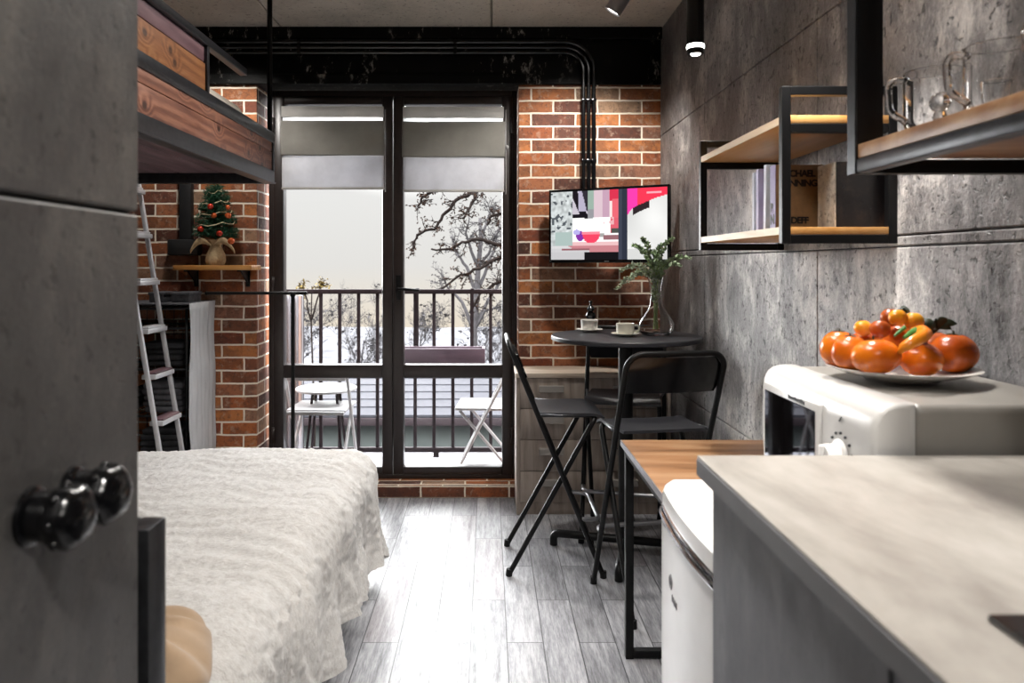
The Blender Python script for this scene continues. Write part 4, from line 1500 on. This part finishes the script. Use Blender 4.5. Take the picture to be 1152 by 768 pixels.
random.seed(21)
fruit('persimmon', 985, 401, 1.375, .0405, M['fruit'], 'large orange persimmon, the glossy one at the front of the plate', .82, tilt=(.12, -.1))
fruit('persimmon', 1036, 404, 1.385, .036, M['fruit'], 'orange persimmon under the orange pepper, front of the plate', .88)
fruit('persimmon', 944, 393, 1.475, .034, M['fruit'], 'outermost orange fruit overhanging the balcony side of the plate', 1.12)
fruit('persimmon', 957, 397, 1.425, .033, M['fruit'], 'orange fruit squeezed between outermost one and large front persimmon', 1.05)
fruit('persimmon', 1073, 397, 1.43, .040, M['fruitdeep'], 'dark orange persimmon at the concrete wall end of the plate', .95)
fruit('persimmon', 1015, 385, 1.505, .042, M['fruitdeep'], 'deep orange fruit in the middle of the heap, mostly hidden', .95)
fruit('persimmon', 975, 390, 1.515, .036, M['fruitdeep'], 'deep orange fruit at the back, behind the large front persimmon', .9)
fruit('persimmon', 1050, 390, 1.53, .036, M['fruitrust'], 'rust coloured fruit at the back, below the dark leaves', .9)
G2 = 'small fruit on top of the heap'
for (px, py, d, r, m, lab) in ((971, 369, 1.485, .0165, 'fruityellow', 'small amber fruit lying lowest on the balcony side of the heap'),
                               (990, 370, 1.455, .018, 'fruitrust', 'small rust red fruit between the low amber one and the pepper'),
                               (1002, 357, 1.48, .0185, 'fruitrust', 'small rust fruit at the summit, left of the amber twin'),
                               (1010, 357, 1.455, .0165, 'fruityellow', 'small amber fruit at the very top of the heap'),
                               (1028, 361, 1.45, .0175, 'fruityellow', 'small amber fruit directly above the orange pepper'),
                               (1042, 366, 1.475, .0155, 'darkleaf', 'small dark green fruit beside the dark leaves')):
    fruit('kumquat', px, py, d, r, M[m], lab, .98, calyx=False, group=G2)
pp = thing('pepper', 'curved orange pepper with a green stem lying across the fruit', 'pepper', at(1027, 388, 1.34))
bm = new()
b0 = Vector(pp.location)
pts = [at(1011, 397, 1.335) - b0, at(1016, 391, 1.33) - b0, at(1026, 385, 1.33) - b0, at(1036, 380, 1.338) - b0, at(1041, 375, 1.355) - b0, at(1038, 372, 1.38) - b0, at(1028, 372, 1.40) - b0]
tube(bm, pts, [.004, .0085, .0105, .0115, .012, .011, .007], 14)
obj('pepper_body', bm, M['pepper'], pp, ang=180)
bm = new()
tube(bm, [at(1031, 373, 1.385) - b0, at(1024, 376, 1.375) - b0, at(1017, 380, 1.37) - b0], [.009, .006, .003], 10)
tube(bm, [at(1006, 378, 1.39) - b0, at(1013, 372, 1.395) - b0, at(1018, 368, 1.40) - b0], [.002, .0035, .004], 8)
obj('pepper_stem', bm, M['peppergreen'], pp)
lf_ = thing('leaf_sprig', 'dark leaves sticking out of the fruit heap by the wall', 'leaves', at(1045, 372, 1.47))
b0 = Vector(lf_.location)
bm = new()
tube(bm, [(0, 0, -.01), at(1056, 369, 1.47) - b0], .003, 6)
obj('twig', bm, M['darkleaf'], lf_)
for (px, py, ln) in ((1077, 364, 1), (1066, 358, 1), (1070, 370, 1), (1050, 362, 1), (1015, 347, 0), (1024, 350, 0)):
    bm = new()
    s = (at(1054, 369, 1.47) if ln else at(1010, 353, 1.48)) - b0
    e = at(px, py, 1.46) - b0
    dv = e - s; sd_ = dv.cross(Vector((0, -1, .3))).normalized() * .008
    n = 6
    prev = None
    for k in range(n + 1):
        q = k / n; wd_ = math.sin(PI * min(1, q * .97 + .02)) ** .7
        c_ = s + dv * q + Vector((0, 0, .006 * math.sin(PI * q)))
        cur = (bm.verts.new(c_ - sd_ * wd_), bm.verts.new(c_ + Vector((0, .002, -.0015))), bm.verts.new(c_ + sd_ * wd_))
        if prev:
            bm.faces.new((prev[0], cur[0], cur[1], prev[1])); bm.faces.new((prev[1], cur[1], cur[2], prev[2]))
        prev = cur
    obj('leaf', bm, M['darkleaf'], lf_).modifiers.new('thick', 'SOLIDIFY').thickness = .0008

# ------------------------------------------------------------------ wooden side table
sd = thing('side_table', 'oak topped side table on black steel legs beside the refrigerator', 'table', (.73, 2.22, 0))
bm = new(); box(bm, .468, 1.0, 1.785, 2.65, .728, .747, .0015)
rel(obj('tabletop', bm, M['oaktable']), sd)
bm = new(); box(bm, .464, .468, 1.785, 2.65, .728, .747); 
o = rel(obj('top_edging', bm, M['alu']), sd)
for y in (2.605, 1.80):
    for x in (.475, .965):
        bm = new(); box(bm, x, x + .028, y, y + .028, 0, .728, .002)
        rel(obj('leg', bm, M['black']), sd)
for a in ((.503, .965, 2.605, 2.633, .004, .03), (.503, .965, 1.80, 1.828, .004, .03), (.475, .503, 1.828, 2.605, .70, .728), (.503, .965, 2.605, 2.633, .70, .728)):
    bm = new(); box(bm, *a, .002)
    rel(obj('stretcher', bm, M['black']), sd)

# ------------------------------------------------------------------ kitchen counter
KY, KX, KZ = 1.172, .323, 1.065
wt = thing('worktop', 'beige stone worktop with a grey edge in the foreground', 'worktop', (.66, .3, KZ - .031))
bm = new(); box(bm, KX + .0015, WX - .002, -.9, KY, KZ - .004, KZ, .001, 1)
rel(obj('slab', bm, M['worktop']), wt)
bm = new(); box(bm, KX, WX - .002, -.9, KY - .0005, KZ - .031, KZ - .0041, .0015, 1)
o = rel(obj('edge_band', bm, M['edge']), wt); o['label'] = 'grey worktop edge'
for k, (ya, yb, lab) in enumerate(((.650, 1.165, 'grey kitchen base cabinet at the refrigerator end of the worktop'), (.05, .647, 'grey kitchen base cabinet below the black hob'))):
    cb = thing('base_cabinet', lab, 'cabinet', (.68, (ya + yb) / 2, 0), 0, 'grey base cabinets under the worktop')
    bm = new(); box(bm, KX + .043, WX - .01, ya, yb, .10, KZ - .0315, .001, 1); box(bm, KX + .09, WX - .01, ya, yb, 0, .10)
    rel(obj('body', bm, M['cabinet']), cb)
    bm = new(); box(bm, KX + .023, KX + .042, ya + .0015, yb - .0015, .104, KZ - .034, .0015, 1)
    rel(obj('door', bm, M['cabinet']), cb)
hb = thing('hob', 'black glass hob set in the beige worktop', 'hob', (.66, .4, KZ))
bm = new(); box(bm, .414, .93, .12, .627, KZ + .0002, KZ + .006, .002)
rel(obj('glass_plate', bm, M['hob']), hb)
bm = new()
for (x, y, r) in ((.54, .5, .08), (.80, .5, .06), (.54, .26, .06), (.80, .26, .08)):
    tube(bm, [(x + r * math.cos(a * PI / 24), y + r * math.sin(a * PI / 24), KZ + .0062) for a in range(48)], .0012, 4, True)
rel(obj('burner_ring', bm, M['steel']), hb)

# ------------------------------------------------------------------ knobs on the hall wall
for (d, lab) in ((.668, 'black round knob hook on the grey panel, the one farther from the bed'), (.735, 'black round knob hook on the grey panel, the one next to the bed')):
    t = thing('coat_hook', lab, 'hook', (-.405, d, 1.138), 0, 'black knob hooks on the grey hall panel')
    rot = Matrix.Rotation(PI / 2, 4, 'Y')
    bm = new(); lathe(bm, [(0, 0), (.026, 0), (.026, .004), (.02, .008), (0, .008)], 28, rot)
    obj('rosette', bm, M['blackgloss'], t)
    bm = new(); lathe(bm, [(0, .007), (.022, .008), (.022, .016), (.022, .024), (0, .024)], 24, rot)
    obj('neck', bm, M['blackgloss'], t)
    bm = new()
    rings = [(.014, .018), (.023, .021), (.027, .028), (.0275, .036), (.025, .044), (.019, .050), (.010, .054), (0, .055)]
    lathe(bm, rings, 32, rot)
    for v in bm.verts:
        a = math.atan2(v.co.y, v.co.z)
        f = 1 + .10 * abs(math.sin(3 * a)) - .03
        v.co.y *= f; v.co.z *= f
    for k in range(8):
        a = k * PI / 4
        ball(bm, (.032, .0265 * math.cos(a), .0265 * math.sin(a)), .0048, u=10, v=8)
    for k in range(6):
        a = k * PI / 3
        ball(bm, (.047, .0175 * math.cos(a), .0175 * math.sin(a)), .0045, u=10, v=8)
    obj('knob_head', bm, M['blackgloss'], t)

# ------------------------------------------------------------------ lamps in view
pd = thing('pendant_lamp', 'slim black tube pendant lamp hanging beside the concrete wall', 'pendant lamp', (.714, 2.6, 2.083))
bm = new(); tube(bm, [(0, 0, .035), (0, 0, CZ - 2.083 - .03)], .029, 28); lathe(bm, [(0, CZ - 2.083 - .03), (.05, CZ - 2.083 - .03), (.05, CZ - 2.083), (0, CZ - 2.083)], 28)
obj('tube_shade', bm, M['blackgloss'], pd)
bm = new(); lathe(bm, [(.029, .034), (.0305, .030), (.0305, .024), (.029, .020), (.02, .020), (.02, .034)], 32, closed=True)
obj('light_ring', bm, M['lamp'], pd)
bm = new(); lathe(bm, [(0, .020), (.028, .020), (.029, .004), (.026, .0), (.018, .004), (0, .006)], 32)
obj('end_cap', bm, M['black'], pd)
bm = new(); lathe(bm, [(0, .0035), (.017, .0035), (.015, -.001), (0, -.002)], 24)
obj('lens', bm, M['lamp'], pd)
sp = thing('ceiling_spotlight', 'tilted cylindrical spotlight on the concrete ceiling', 'spotlight', (.655, 3.8, CZ))
rot = Matrix.Translation((0, 0, -.055)) @ Matrix.Rotation(R(32), 4, 'Y') @ Matrix.Rotation(R(12), 4, 'X')
bm = new(); lathe(bm, [(0, .055), (.042, .055), (.045, .05), (.045, -.055), (.041, -.055), (.038, -.045), (0, -.045)], 32, rot)
obj('spot_head', bm, M['alu'], sp)
bm = new(); lathe(bm, [(0, -.044), (.037, -.044), (.036, -.048), (0, -.048)], 28, rot)
obj('lens', bm, M['lamp'], sp)
bm = new(); tube(bm, [(0, 0, -.05), (0, 0, 0)], .012, 12); lathe(bm, [(0, -.012), (.04, -.012), (.04, 0), (0, 0)], 24)
obj('mount', bm, M['alu'], sp)
# ------------------------------------------------------------------ the balcony and beyond
bm = new(); box(bm, -2.0, 1.2, BY + .28, 5.42, -.12, .03, .005, 1)
struct(obj('floor_balcony', bm, M['snow']))
RY = 5.25
rl = thing('balcony_railing', 'dark painted metal balcony railing with upright bars', 'railing', (-.4, RY, .03))
bm = new(); box(bm, -1.95, 1.15, RY - .02, RY + .02, 1.16, 1.192, .003)
rel(obj('top_rail', bm, M['rail']), rl)
bm = new(); box(bm, -1.95, 1.15, RY - .015, RY + .015, .06, .095, .003)
rel(obj('bottom_rail', bm, M['rail']), rl)
k = 0
x = -.375 - .131 * 11
while x < 1.1:
    bm = new(); box(bm, x - .0115, x + .0115, RY - .01, RY + .01, .09, 1.165, .002)
    rel(obj('baluster', bm, M['rail']), rl)
    x += .131
for x in (-1.9, -.36, 1.1):
    bm = new(); box(bm, x - .02, x + .02, RY - .018, RY + .018, .03, .07, .002)
    rel(obj('foot', bm, M['rail']), rl)

pb = thing('planter_box', 'purple brown wooden planter box hung on the balcony railing', 'planter', (-.3, 5.13, .69))
bm = new()
box(bm, -.60, -.02, 5.06, 5.08, .695, .80, .003); box(bm, -.60, -.02, 5.205, 5.225, .695, .80, .003)
box(bm, -.60, -.58, 5.08, 5.205, .695, .80, .003); box(bm, -.04, -.02, 5.08, 5.205, .695, .80, .003); box(bm, -.58, -.04, 5.08, 5.205, .695, .71)
rel(obj('boards', bm, M['planter']), pb)
bm = new(); box(bm, -.578, -.042, 5.082, 5.203, .71, .785)
rel(obj('soil', bm, M['snow']), pb)
bm = new()
for xx in (-.5, -.12):
    box(bm, xx, xx + .02, 5.225, 5.229, .70, 1.195); box(bm, xx, xx + .02, 5.225, 5.275, 1.195, 1.199)
rel(obj('hook', bm, M['rail']), pb)

ps = thing('privacy_screen', 'white corrugated sheet closing the balcony end beside the railing', 'screen', (-1.37, 5.08, .03))
bm = new()
n = 26
prof = []
for k in range(n * 4 + 1):
    q = k / (n * 4)
    prof.append((-1.545 + .265 * q, 5.14 + .016 * math.sin(q * 2 * PI * 5)))
vs_ = [[bm.verts.new((a, b, z)) for (a, b) in prof] for z in (.05, 1.15)]
for k in range(len(prof) - 1):
    bm.faces.new((vs_[0][k], vs_[0][k + 1], vs_[1][k + 1], vs_[1][k]))
o = rel(obj('sheet', bm, M['screen_white'], ang=80), ps); o.modifiers.new('thick', 'SOLIDIFY').thickness = .003
for xx in (-1.56, -1.285):
    bm = new(); box(bm, xx, xx + .025, 5.125, 5.155, .03, 1.155, .002)
    rel(obj('post', bm, M['alu']), ps)


def garden_chair(label):
    t = thing('folding_chair', label, 'chair', (0, 0, 0), 0, 'white folding chairs on the balcony')
    w1, w2 = .195, .165
    bm = new(); tube(bm, fillet([(.19, -w1, .006), (-.16, -w1, .70), (-.16, w1, .70), (.19, w1, .006)], .04), .010, 10)
    obj('back_frame', bm, M['whitematte'], t)
    bm = new(); tube(bm, fillet([(-.17, -w2, .006), (.17, -w2, .40), (.17, w2, .40), (-.17, w2, .006)], .02), .010, 10)
    tube(bm, [(-.10, -w2, .08), (-.10, w2, .08)], .007)
    obj('leg_frame', bm, M['whitematte'], t)
    bm = new(); box(bm, -.13, .20, -.188, .188, .405, .422, .006); box(bm, -.02 - .13, -.005 - .12, -.18, .18, .39, .412, .003)
    obj('seat', bm, M['whitematte'], t)
    bm = new(); box(bm, -.148, -.132, -.185, .185, .60, .685, .004, 2, Matrix.Rotation(R(-25), 4, 'Y'))
    obj('backrest', bm, M['whitematte'], t)
    return t


gc = garden_chair('white folding chair facing the little round balcony table')
gc.location = (-1.075, 4.87, .03); gc.rotation_euler = (0, 0, R(88))
dup(gc, (-.0, 4.98, .03), R(176), 'white folding chair seen side on below the planter box')
gt = thing('balcony_table', 'small round white folding table on the balcony', 'table', (-1.07, 5.0, .03))
bm = new(); lathe(bm, [(0, .505), (.195, .505), (.20, .51), (.20, .518), (.196, .522), (0, .522)], 48)
obj('tabletop', bm, M['whitematte'], gt)
for a in (40, 140, 220, 320):
    bm = new(); tube(bm, [(.16 * math.cos(R(a)), .13 * math.sin(R(a)), 0), (.10 * math.cos(R(a)), .08 * math.sin(R(a)), .506)], .009, 8)
    obj('leg', bm, M['rail'], gt)

# snowy garden below, a low outbuilding, shrubs and trees
bm = new()
nx, ny = 40, 40
g = []
for i in range(nx + 1):
    row = []
    for j in range(ny + 1):
        x = -40 + 80 * i / nx; y = 5.6 + 56 * j / ny
        row.append(bm.verts.new((x, y, -3.3 + .25 * mnoise.noise(Vector((x * .15, y * .15, 0))) - .012 * max(0, y - 30))))
    g.append(row)
for i in range(nx):
    for j in range(ny):
        bm.faces.new((g[i][j], g[i + 1][j], g[i + 1][j + 1], g[i][j + 1]))
struct(obj('ground', bm, M['wintergrass'], ang=180))

ob = thing('outbuilding', 'low outbuilding with a pale grey ribbed roof beyond the balcony', 'building', (-1.5, 15, -3.3))
bm = new()
box(bm, -7.5, 5.5, 13.4, 16, -3.6, -1.35)
rel(obj('walls', bm, M['wallgrey']), ob)
bm = new()
n = 7
for k in range(n):
    y0_, y1_ = 13.0 + 3.2 * k / n, 13.0 + 3.2 * (k + 1) / n + .05
    z0_, z1_ = -1.28 + .42 * k / n, -1.28 + .42 * (k + 1) / n
    prism(bm, [(y0_, z0_ + .02), (y0_, z0_ + .062), (y1_, z1_ + .05), (y1_, z1_)], 'x', -8, 6)
rel(obj('roof', bm, M['roofgrey']), ob)
bm = new(); box(bm, -8, 6, 12.96, 13.02, -1.40, -1.27, .01)
rel(obj('eaves_gutter', bm, M['rail']), ob)


def branch_tree(name, base, h, label, seed, bark, leafm, spread=.5, depth=4, lean=(0, 0), r0=.07, nleaf=120, leafsize=.05, first=.35, kids=(3, 5)):
    random.seed(seed)
    t = thing(name, label, 'tree', base, 0, None)
    bm = new()
    tips = []

    def grow(p, d, L, r, lev):
        n = 6
        pts, rs = [p.copy()], [r]
        for i in range(n):
            d = (d + Vector((random.uniform(-1, 1), random.uniform(-1, 1), random.uniform(-.6, 1))) * .16).normalized()
            p = p + d * L / n
            pts.append(p.copy()); rs.append(max(.0035, r * (1 - .72 * (i + 1) / n)))
            if lev >= depth - 2: tips.append((p.copy(), d.copy()))
        tube(bm, pts, rs, 6 if lev < 2 else 4)
        if lev >= depth: return
        for c in range(random.randint(*kids)):
            q = random.uniform(first if lev == 0 else .2, 1)
            i = min(n - 1, int(q * n))
            pp_ = pts[i].lerp(pts[i + 1], q * n - i)
            ax = Vector((random.uniform(-1, 1), random.uniform(-1, 1), random.uniform(-.3, .7))).normalized()
            nd = (d * (1 - spread) + ax * spread * 1.3).normalized()
            grow(pp_, nd, L * random.uniform(.42, .68), rs[i] * .6, lev + 1)
    grow(Vector((0, 0, 0)), Vector((lean[0], lean[1], 1)).normalized(), h * .75, r0, 0)
    obj('branches', bm, bark, t, ang=180)
    if nleaf:
        bm = new()
        for k in range(nleaf):
            p, d = random.choice(tips)
            p = p + Vector((random.uniform(-.04, .04), random.uniform(-.04, .04), random.uniform(-.06, .02)))
            L = random.uniform(.5, 1.2) * leafsize
            a = Vector((random.uniform(-1, 1), random.uniform(-1, 1), random.uniform(-1, .4))).normalized() * L
            s = a.cross(Vector((random.random(), random.random(), 1))).normalized() * L * .35
            bm.faces.new([bm.verts.new(v) for v in (p, p + a * .5 + s, p + a, p + a * .5 - s)])
        obj('withered_leaves', bm, leafm, t, smooth=False)
    return t



def guided_tree(name, label, base, trunk, branches, d0, bark, leafm, seed, r=.022, twig=.16, nt=16, leaf=.035, trunk_r=.09):
    """a bare tree whose main limbs follow the ones seen through the pane"""
    random.seed(seed)
    b0 = Vector(base)
    t = thing(name, label, 'tree', base)
    bm = new(); lv = new()
    tube(bm, [Vector(p) - b0 for p in trunk], [trunk_r * (1 - .6 * i / (len(trunk) - 1)) for i in range(len(trunk))], 8)

    def twigs(pts, rs, L, n, lev):
        for k in range(n):
            i = random.randrange(len(pts) - 1)
            p = pts[i].lerp(pts[i + 1], random.random())
            ax = (pts[i + 1] - pts[i]).normalized()
            dv = (ax * .5 + Vector((random.uniform(-1, 1), random.uniform(-.8, .8), random.uniform(-.8, 1)))).normalized()
            q = [p]
            for m in range(4):
                dv = (dv + Vector((random.uniform(-1, 1), random.uniform(-1, 1), random.uniform(-1, 1))) * .28).normalized()
                q.append(q[-1] + dv * L * random.uniform(.5, 1.1) / 4)
            rr = max(.004, rs[i] * .5)
            tube(bm, q, [rr, rr * .8, rr * .65, rr * .5, rr * .4], 5)
            if lev: twigs(q, [rr * .8] * 5, L * .55, 3, lev - 1)
            for m in range(1, 5):
                if random.random() < .55:
                    for z in range(random.randint(1, 2)):
                        a = Vector((random.uniform(-1, 1), random.uniform(-1, 1), random.uniform(-1, .5))).normalized() * leaf * random.uniform(.5, 1.2)
                        s = a.cross(Vector((random.random(), random.random(), 1))).normalized() * leaf * .3
                        lv.faces.new([lv.verts.new(v) for v in (q[m], q[m] + a * .5 + s, q[m] + a, q[m] + a * .5 - s)])
    for (path, dd) in branches:
        pts = [p - b0 if isinstance(p, Vector) else at(p[0], p[1], d0 + dd * i / len(path)) - b0 for i, p in enumerate(path)]
        rs = [r * (1 - .75 * i / (len(pts) - 1)) + .005 for i in range(len(pts))]
        sm, sr = [], []
        for i in range(len(pts) - 1):
            for m in range(4):
                q = m / 4
                sm.append(pts[i].lerp(pts[i + 1], q) + Vector((random.uniform(-1, 1), 0, random.uniform(-1, 1))) * .015 * (1 if m else 0)); sr.append(rs[i] + (rs[i + 1] - rs[i]) * q)
        sm.append(pts[-1]); sr.append(rs[-1])
        tube(bm, sm, sr, 6)
        twigs(sm[6:], sr[6:], twig * d0 / 8, nt, 1)
    obj('branches', bm, bark, t, ang=180)
    obj('withered_leaves', lv, leafm, t, smooth=False)


T1 = [Vector((1.0, 8.2, -3.3)), Vector((.98, 8.2, -1)), Vector((.93, 8.2, 1.2)), Vector((.86, 8.2, 2.6)), Vector((.8, 8.2, 3.6))]
guided_tree('tree', 'dark twiggy tree reaching across the pane of the door with the handle', T1[0], T1,
            [([T1[2], (590, 283), (564, 275), (535, 269), (520, 272), (507, 280), (485, 280)], .3), ([T1[2] - Vector((0, 0, .5)), (590, 278), (564, 289), (540, 302), (518, 309), (493, 326)], -.3),
             ([T1[3], (590, 196), (529, 217), (513, 225), (498, 242), (489, 258), (469, 264), (464, 280)], .2), ([T1[3] + Vector((0, 0, .2)), (560, 190), (536, 216), (529, 233), (520, 246)], -.2),
             ([T1[3], (600, 215), (572, 240), (553, 243), (548, 253)], .1), ([T1[2], (590, 300), (560, 318), (540, 330), (528, 352)], .1), ([T1[3] + Vector((0, 0, .4)), (560, 170), (500, 205), (475, 222), (470, 232)], .1)],
            8.2, M['bark'], M['deadleaf'], 4)
T2 = [at(531, 330, 13) * 1 for k in range(1)]
B2 = Vector((at(533, 400, 13).x, 13.2 + 3.6, -3.4))
dT = B2.y
T2 = [B2, at(533, 372, dT), at(536, 330, dT), at(538, 300, dT), at(541, 270, dT), at(540, 245, dT)]
guided_tree('tree', 'pale frosted tree upright behind the dark twiggy one', B2, T2,
            [([T2[2], (525, 300), (512, 282), (508, 265)], .4), ([T2[2], (548, 300), (556, 280), (562, 250)], .4), ([T2[3], (530, 282), (524, 262), (528, 245)], -.4), ([T2[3], (550, 285), (558, 262)], -.4),
             ([T2[1], (520, 340), (505, 325), (498, 310)], .3), ([T2[1], (548, 340), (560, 322), (568, 305)], .3), ([T2[4], (548, 250), (552, 232)], .3), ([T2[1], (545, 350), (562, 345)], -.3)],
            dT, M['palebark'], M['palebark'], 9, .04, .2, 14, .05, .09)
B3 = Vector((at(352, 330, 11).x, 11, -3.3))
T3 = [B3, at(354, 480, 11), at(350, 360, 11), at(351, 322, 11)]
guided_tree('sapling', 'thin young tree whose yellow tip shows just above the railing', B3, T3, [([T3[2], (343, 330), (340, 324)], .2), ([T3[2], (360, 328), (363, 320)], .2)], 11, M['bark'], M['leaf_yellow'], 8, .01, .10, 12, .05, .02)
SL = ['frosted bare shrub behind the outbuilding, %s' % s for s in ('closest to the white screen', 'second along from the white screen', 'third along from the white screen', 'fourth along, beside the door frame seam',
      'behind the planter box', 'at the planter box end', 'beside the pale tree', 'last along, behind the dark tree')]
for k in range(8):
    branch_tree('shrub', (-10.5 + 1.95 * k + (k % 2) * .3, 25 + (k * 37 % 5) * .6, -3.5), 3.1 + (k % 3) * .25, SL[k], 30 + k, M['palebark'], M['palebark'], .45, 4, (0, 0), .06, 330, .14, .12, (5, 7))

# ------------------------------------------------------------------ sky, lamps, camera
w = bpy.data.worlds.new('overcast'); scene.world = w; w.use_nodes = True
nt = w.node_tree; nt.nodes.clear()
out = nt.nodes.new('ShaderNodeOutputWorld'); bg = nt.nodes.new('ShaderNodeBackground')
tc = nt.nodes.new('ShaderNodeTexCoord'); sep = nt.nodes.new('ShaderNodeSeparateXYZ')
mr = nt.nodes.new('ShaderNodeMapRange'); mr.inputs['From Min'].default_value = -.25; mr.inputs['From Max'].default_value = 1.0
cr = nt.nodes.new('ShaderNodeValToRGB')
stops = [(0.0, (.27, .255, .24)), (.13, (.30, .26, .21)), (.20, (.275, .265, .255)), (.30, (.295, .29, .285)), (.40, (2.4, 2.4, 2.45)), (.54, (5.0, 5.0, 5.1)), (1.0, (5.6, 5.6, 5.8))]
el = cr.color_ramp.elements
while len(el) < len(stops): el.new(.5)
for e_, (p_, c_) in zip(el, stops):
    e_.position = p_; e_.color = tuple(v / 6 for v in c_) + (1,)
nt.links.new(tc.outputs['Generated'], sep.inputs[0]); nt.links.new(sep.outputs[2], mr.inputs[0]); nt.links.new(mr.outputs[0], cr.inputs[0])
nt.links.new(cr.outputs[0], bg.inputs[0]); bg.inputs[1].default_value = 6 * SKY
nrm = nt.nodes.new('ShaderNodeVectorMath'); nrm.operation = 'NORMALIZE'
nt.links.new(tc.outputs['Generated'], nrm.inputs[0])
last = bg.outputs[0]
# bright haze around the low hidden sun, and an out-of-view glow added to its left to brighten the right wall
for dirv, lo, st, cl in (((-.10, .92, .375), .955, GLOW, (1, .99, .97, 1)), ((-.545, .83, .13), .962, GLOW2, (1, .99, .985, 1))):
    vm = nt.nodes.new('ShaderNodeVectorMath'); vm.operation = 'DOT_PRODUCT'; vm.inputs[1].default_value = Vector(dirv).normalized()
    nt.links.new(nrm.outputs[0], vm.inputs[0])
    gm = nt.nodes.new('ShaderNodeMapRange'); gm.interpolation_type = 'SMOOTHSTEP'
    gm.inputs['From Min'].default_value = lo; gm.inputs['From Max'].default_value = 1.0; gm.inputs['To Max'].default_value = st
    nt.links.new(vm.outputs['Value'], gm.inputs[0])
    bg2 = nt.nodes.new('ShaderNodeBackground'); bg2.inputs[0].default_value = cl
    nt.links.new(gm.outputs[0], bg2.inputs[1])
    ad = nt.nodes.new('ShaderNodeAddShader'); nt.links.new(last, ad.inputs[0]); nt.links.new(bg2.outputs[0], ad.inputs[1])
    last = ad.outputs[0]
nt.links.new(last, out.inputs[0])


def lamp(name, loc, energy, typ='POINT', rad=.06, col=(1, .95, .88), aim=None, size=1.2, blend=.6):
    l = bpy.data.lights.new(name, typ); l.energy = energy; l.shadow_soft_size = rad; l.color = col
    o = bpy.data.objects.new(name, l); C.objects.link(o); o.location = loc
    if typ == 'SPOT':
        l.spot_size = size; l.spot_blend = blend
        d = (Vector(aim) - Vector(loc)).normalized()
        o.rotation_euler = d.to_track_quat('-Z', 'Y').to_euler()
    return o


for (y_, e_) in ((2.6, 30), (1.8, 42), (.75, 36)):          # the pendant in view and the next two of its row, above the frame
    lamp('pendant_bulb', (.714, y_, 2.07), e_, 'SPOT', .03, (1, .96, .91), (.714, y_, 0), 1.75, .8)
lamp('ceiling_spot_bulb', (.55, 3.70, 2.60), 56, 'SPOT', .04, (1, .96, .9), (.4, 4.4, .9), 1.9)
for (loc, e_, aim, sz) in (((-.15, 2.9, 2.64), 52, (-1.0, 2.3, .3), 2.1), ((-.1, 1.75, 2.64), 64, (-.75, 1.8, 0), 2.1), ((.0, 1.35, 2.66), 40, (1.0, 1.5, 1.2), 1.7), ((.25, -.6, 2.64), 74, (-.4, .35, .2), 2.0)):
    lamp('fill_spot', loc, e_, 'SPOT', .10, (1, .96, .91), aim, sz, .9)  # unseen spots without fixtures, added as fill for bed, kitchen and hall wall
lamp('niche_fill', (-1.45, 3.85, 2.6), 26, 'SPOT', .06, (1, .96, .9), (-1.6, 4.4, 1.4), 1.9)  # added unseen spot that brightens the bricks behind the loft

cam = bpy.data.cameras.new('camera'); co = bpy.data.objects.new('camera', cam); C.objects.link(co)
co.location = (0, 0, CAMZ); co.rotation_euler = (PI / 2, 0, 0)
cam.sensor_width = 36; cam.lens = F / 1152 * 36
cam.shift_x = (576 - VX) / 1152; cam.shift_y = -(384 - VY) / 1152
cam.clip_start = .02
cam.dof.use_dof = True; cam.dof.focus_distance = 3.5; cam.dof.aperture_fstop = 5.0
scene.camera = co
scene.view_settings.view_transform = 'Standard'; scene.view_settings.look = 'None'
scene.view_settings.gamma = 1; scene.view_settings.use_curve_mapping = False
scene.view_settings.exposure = EXPO
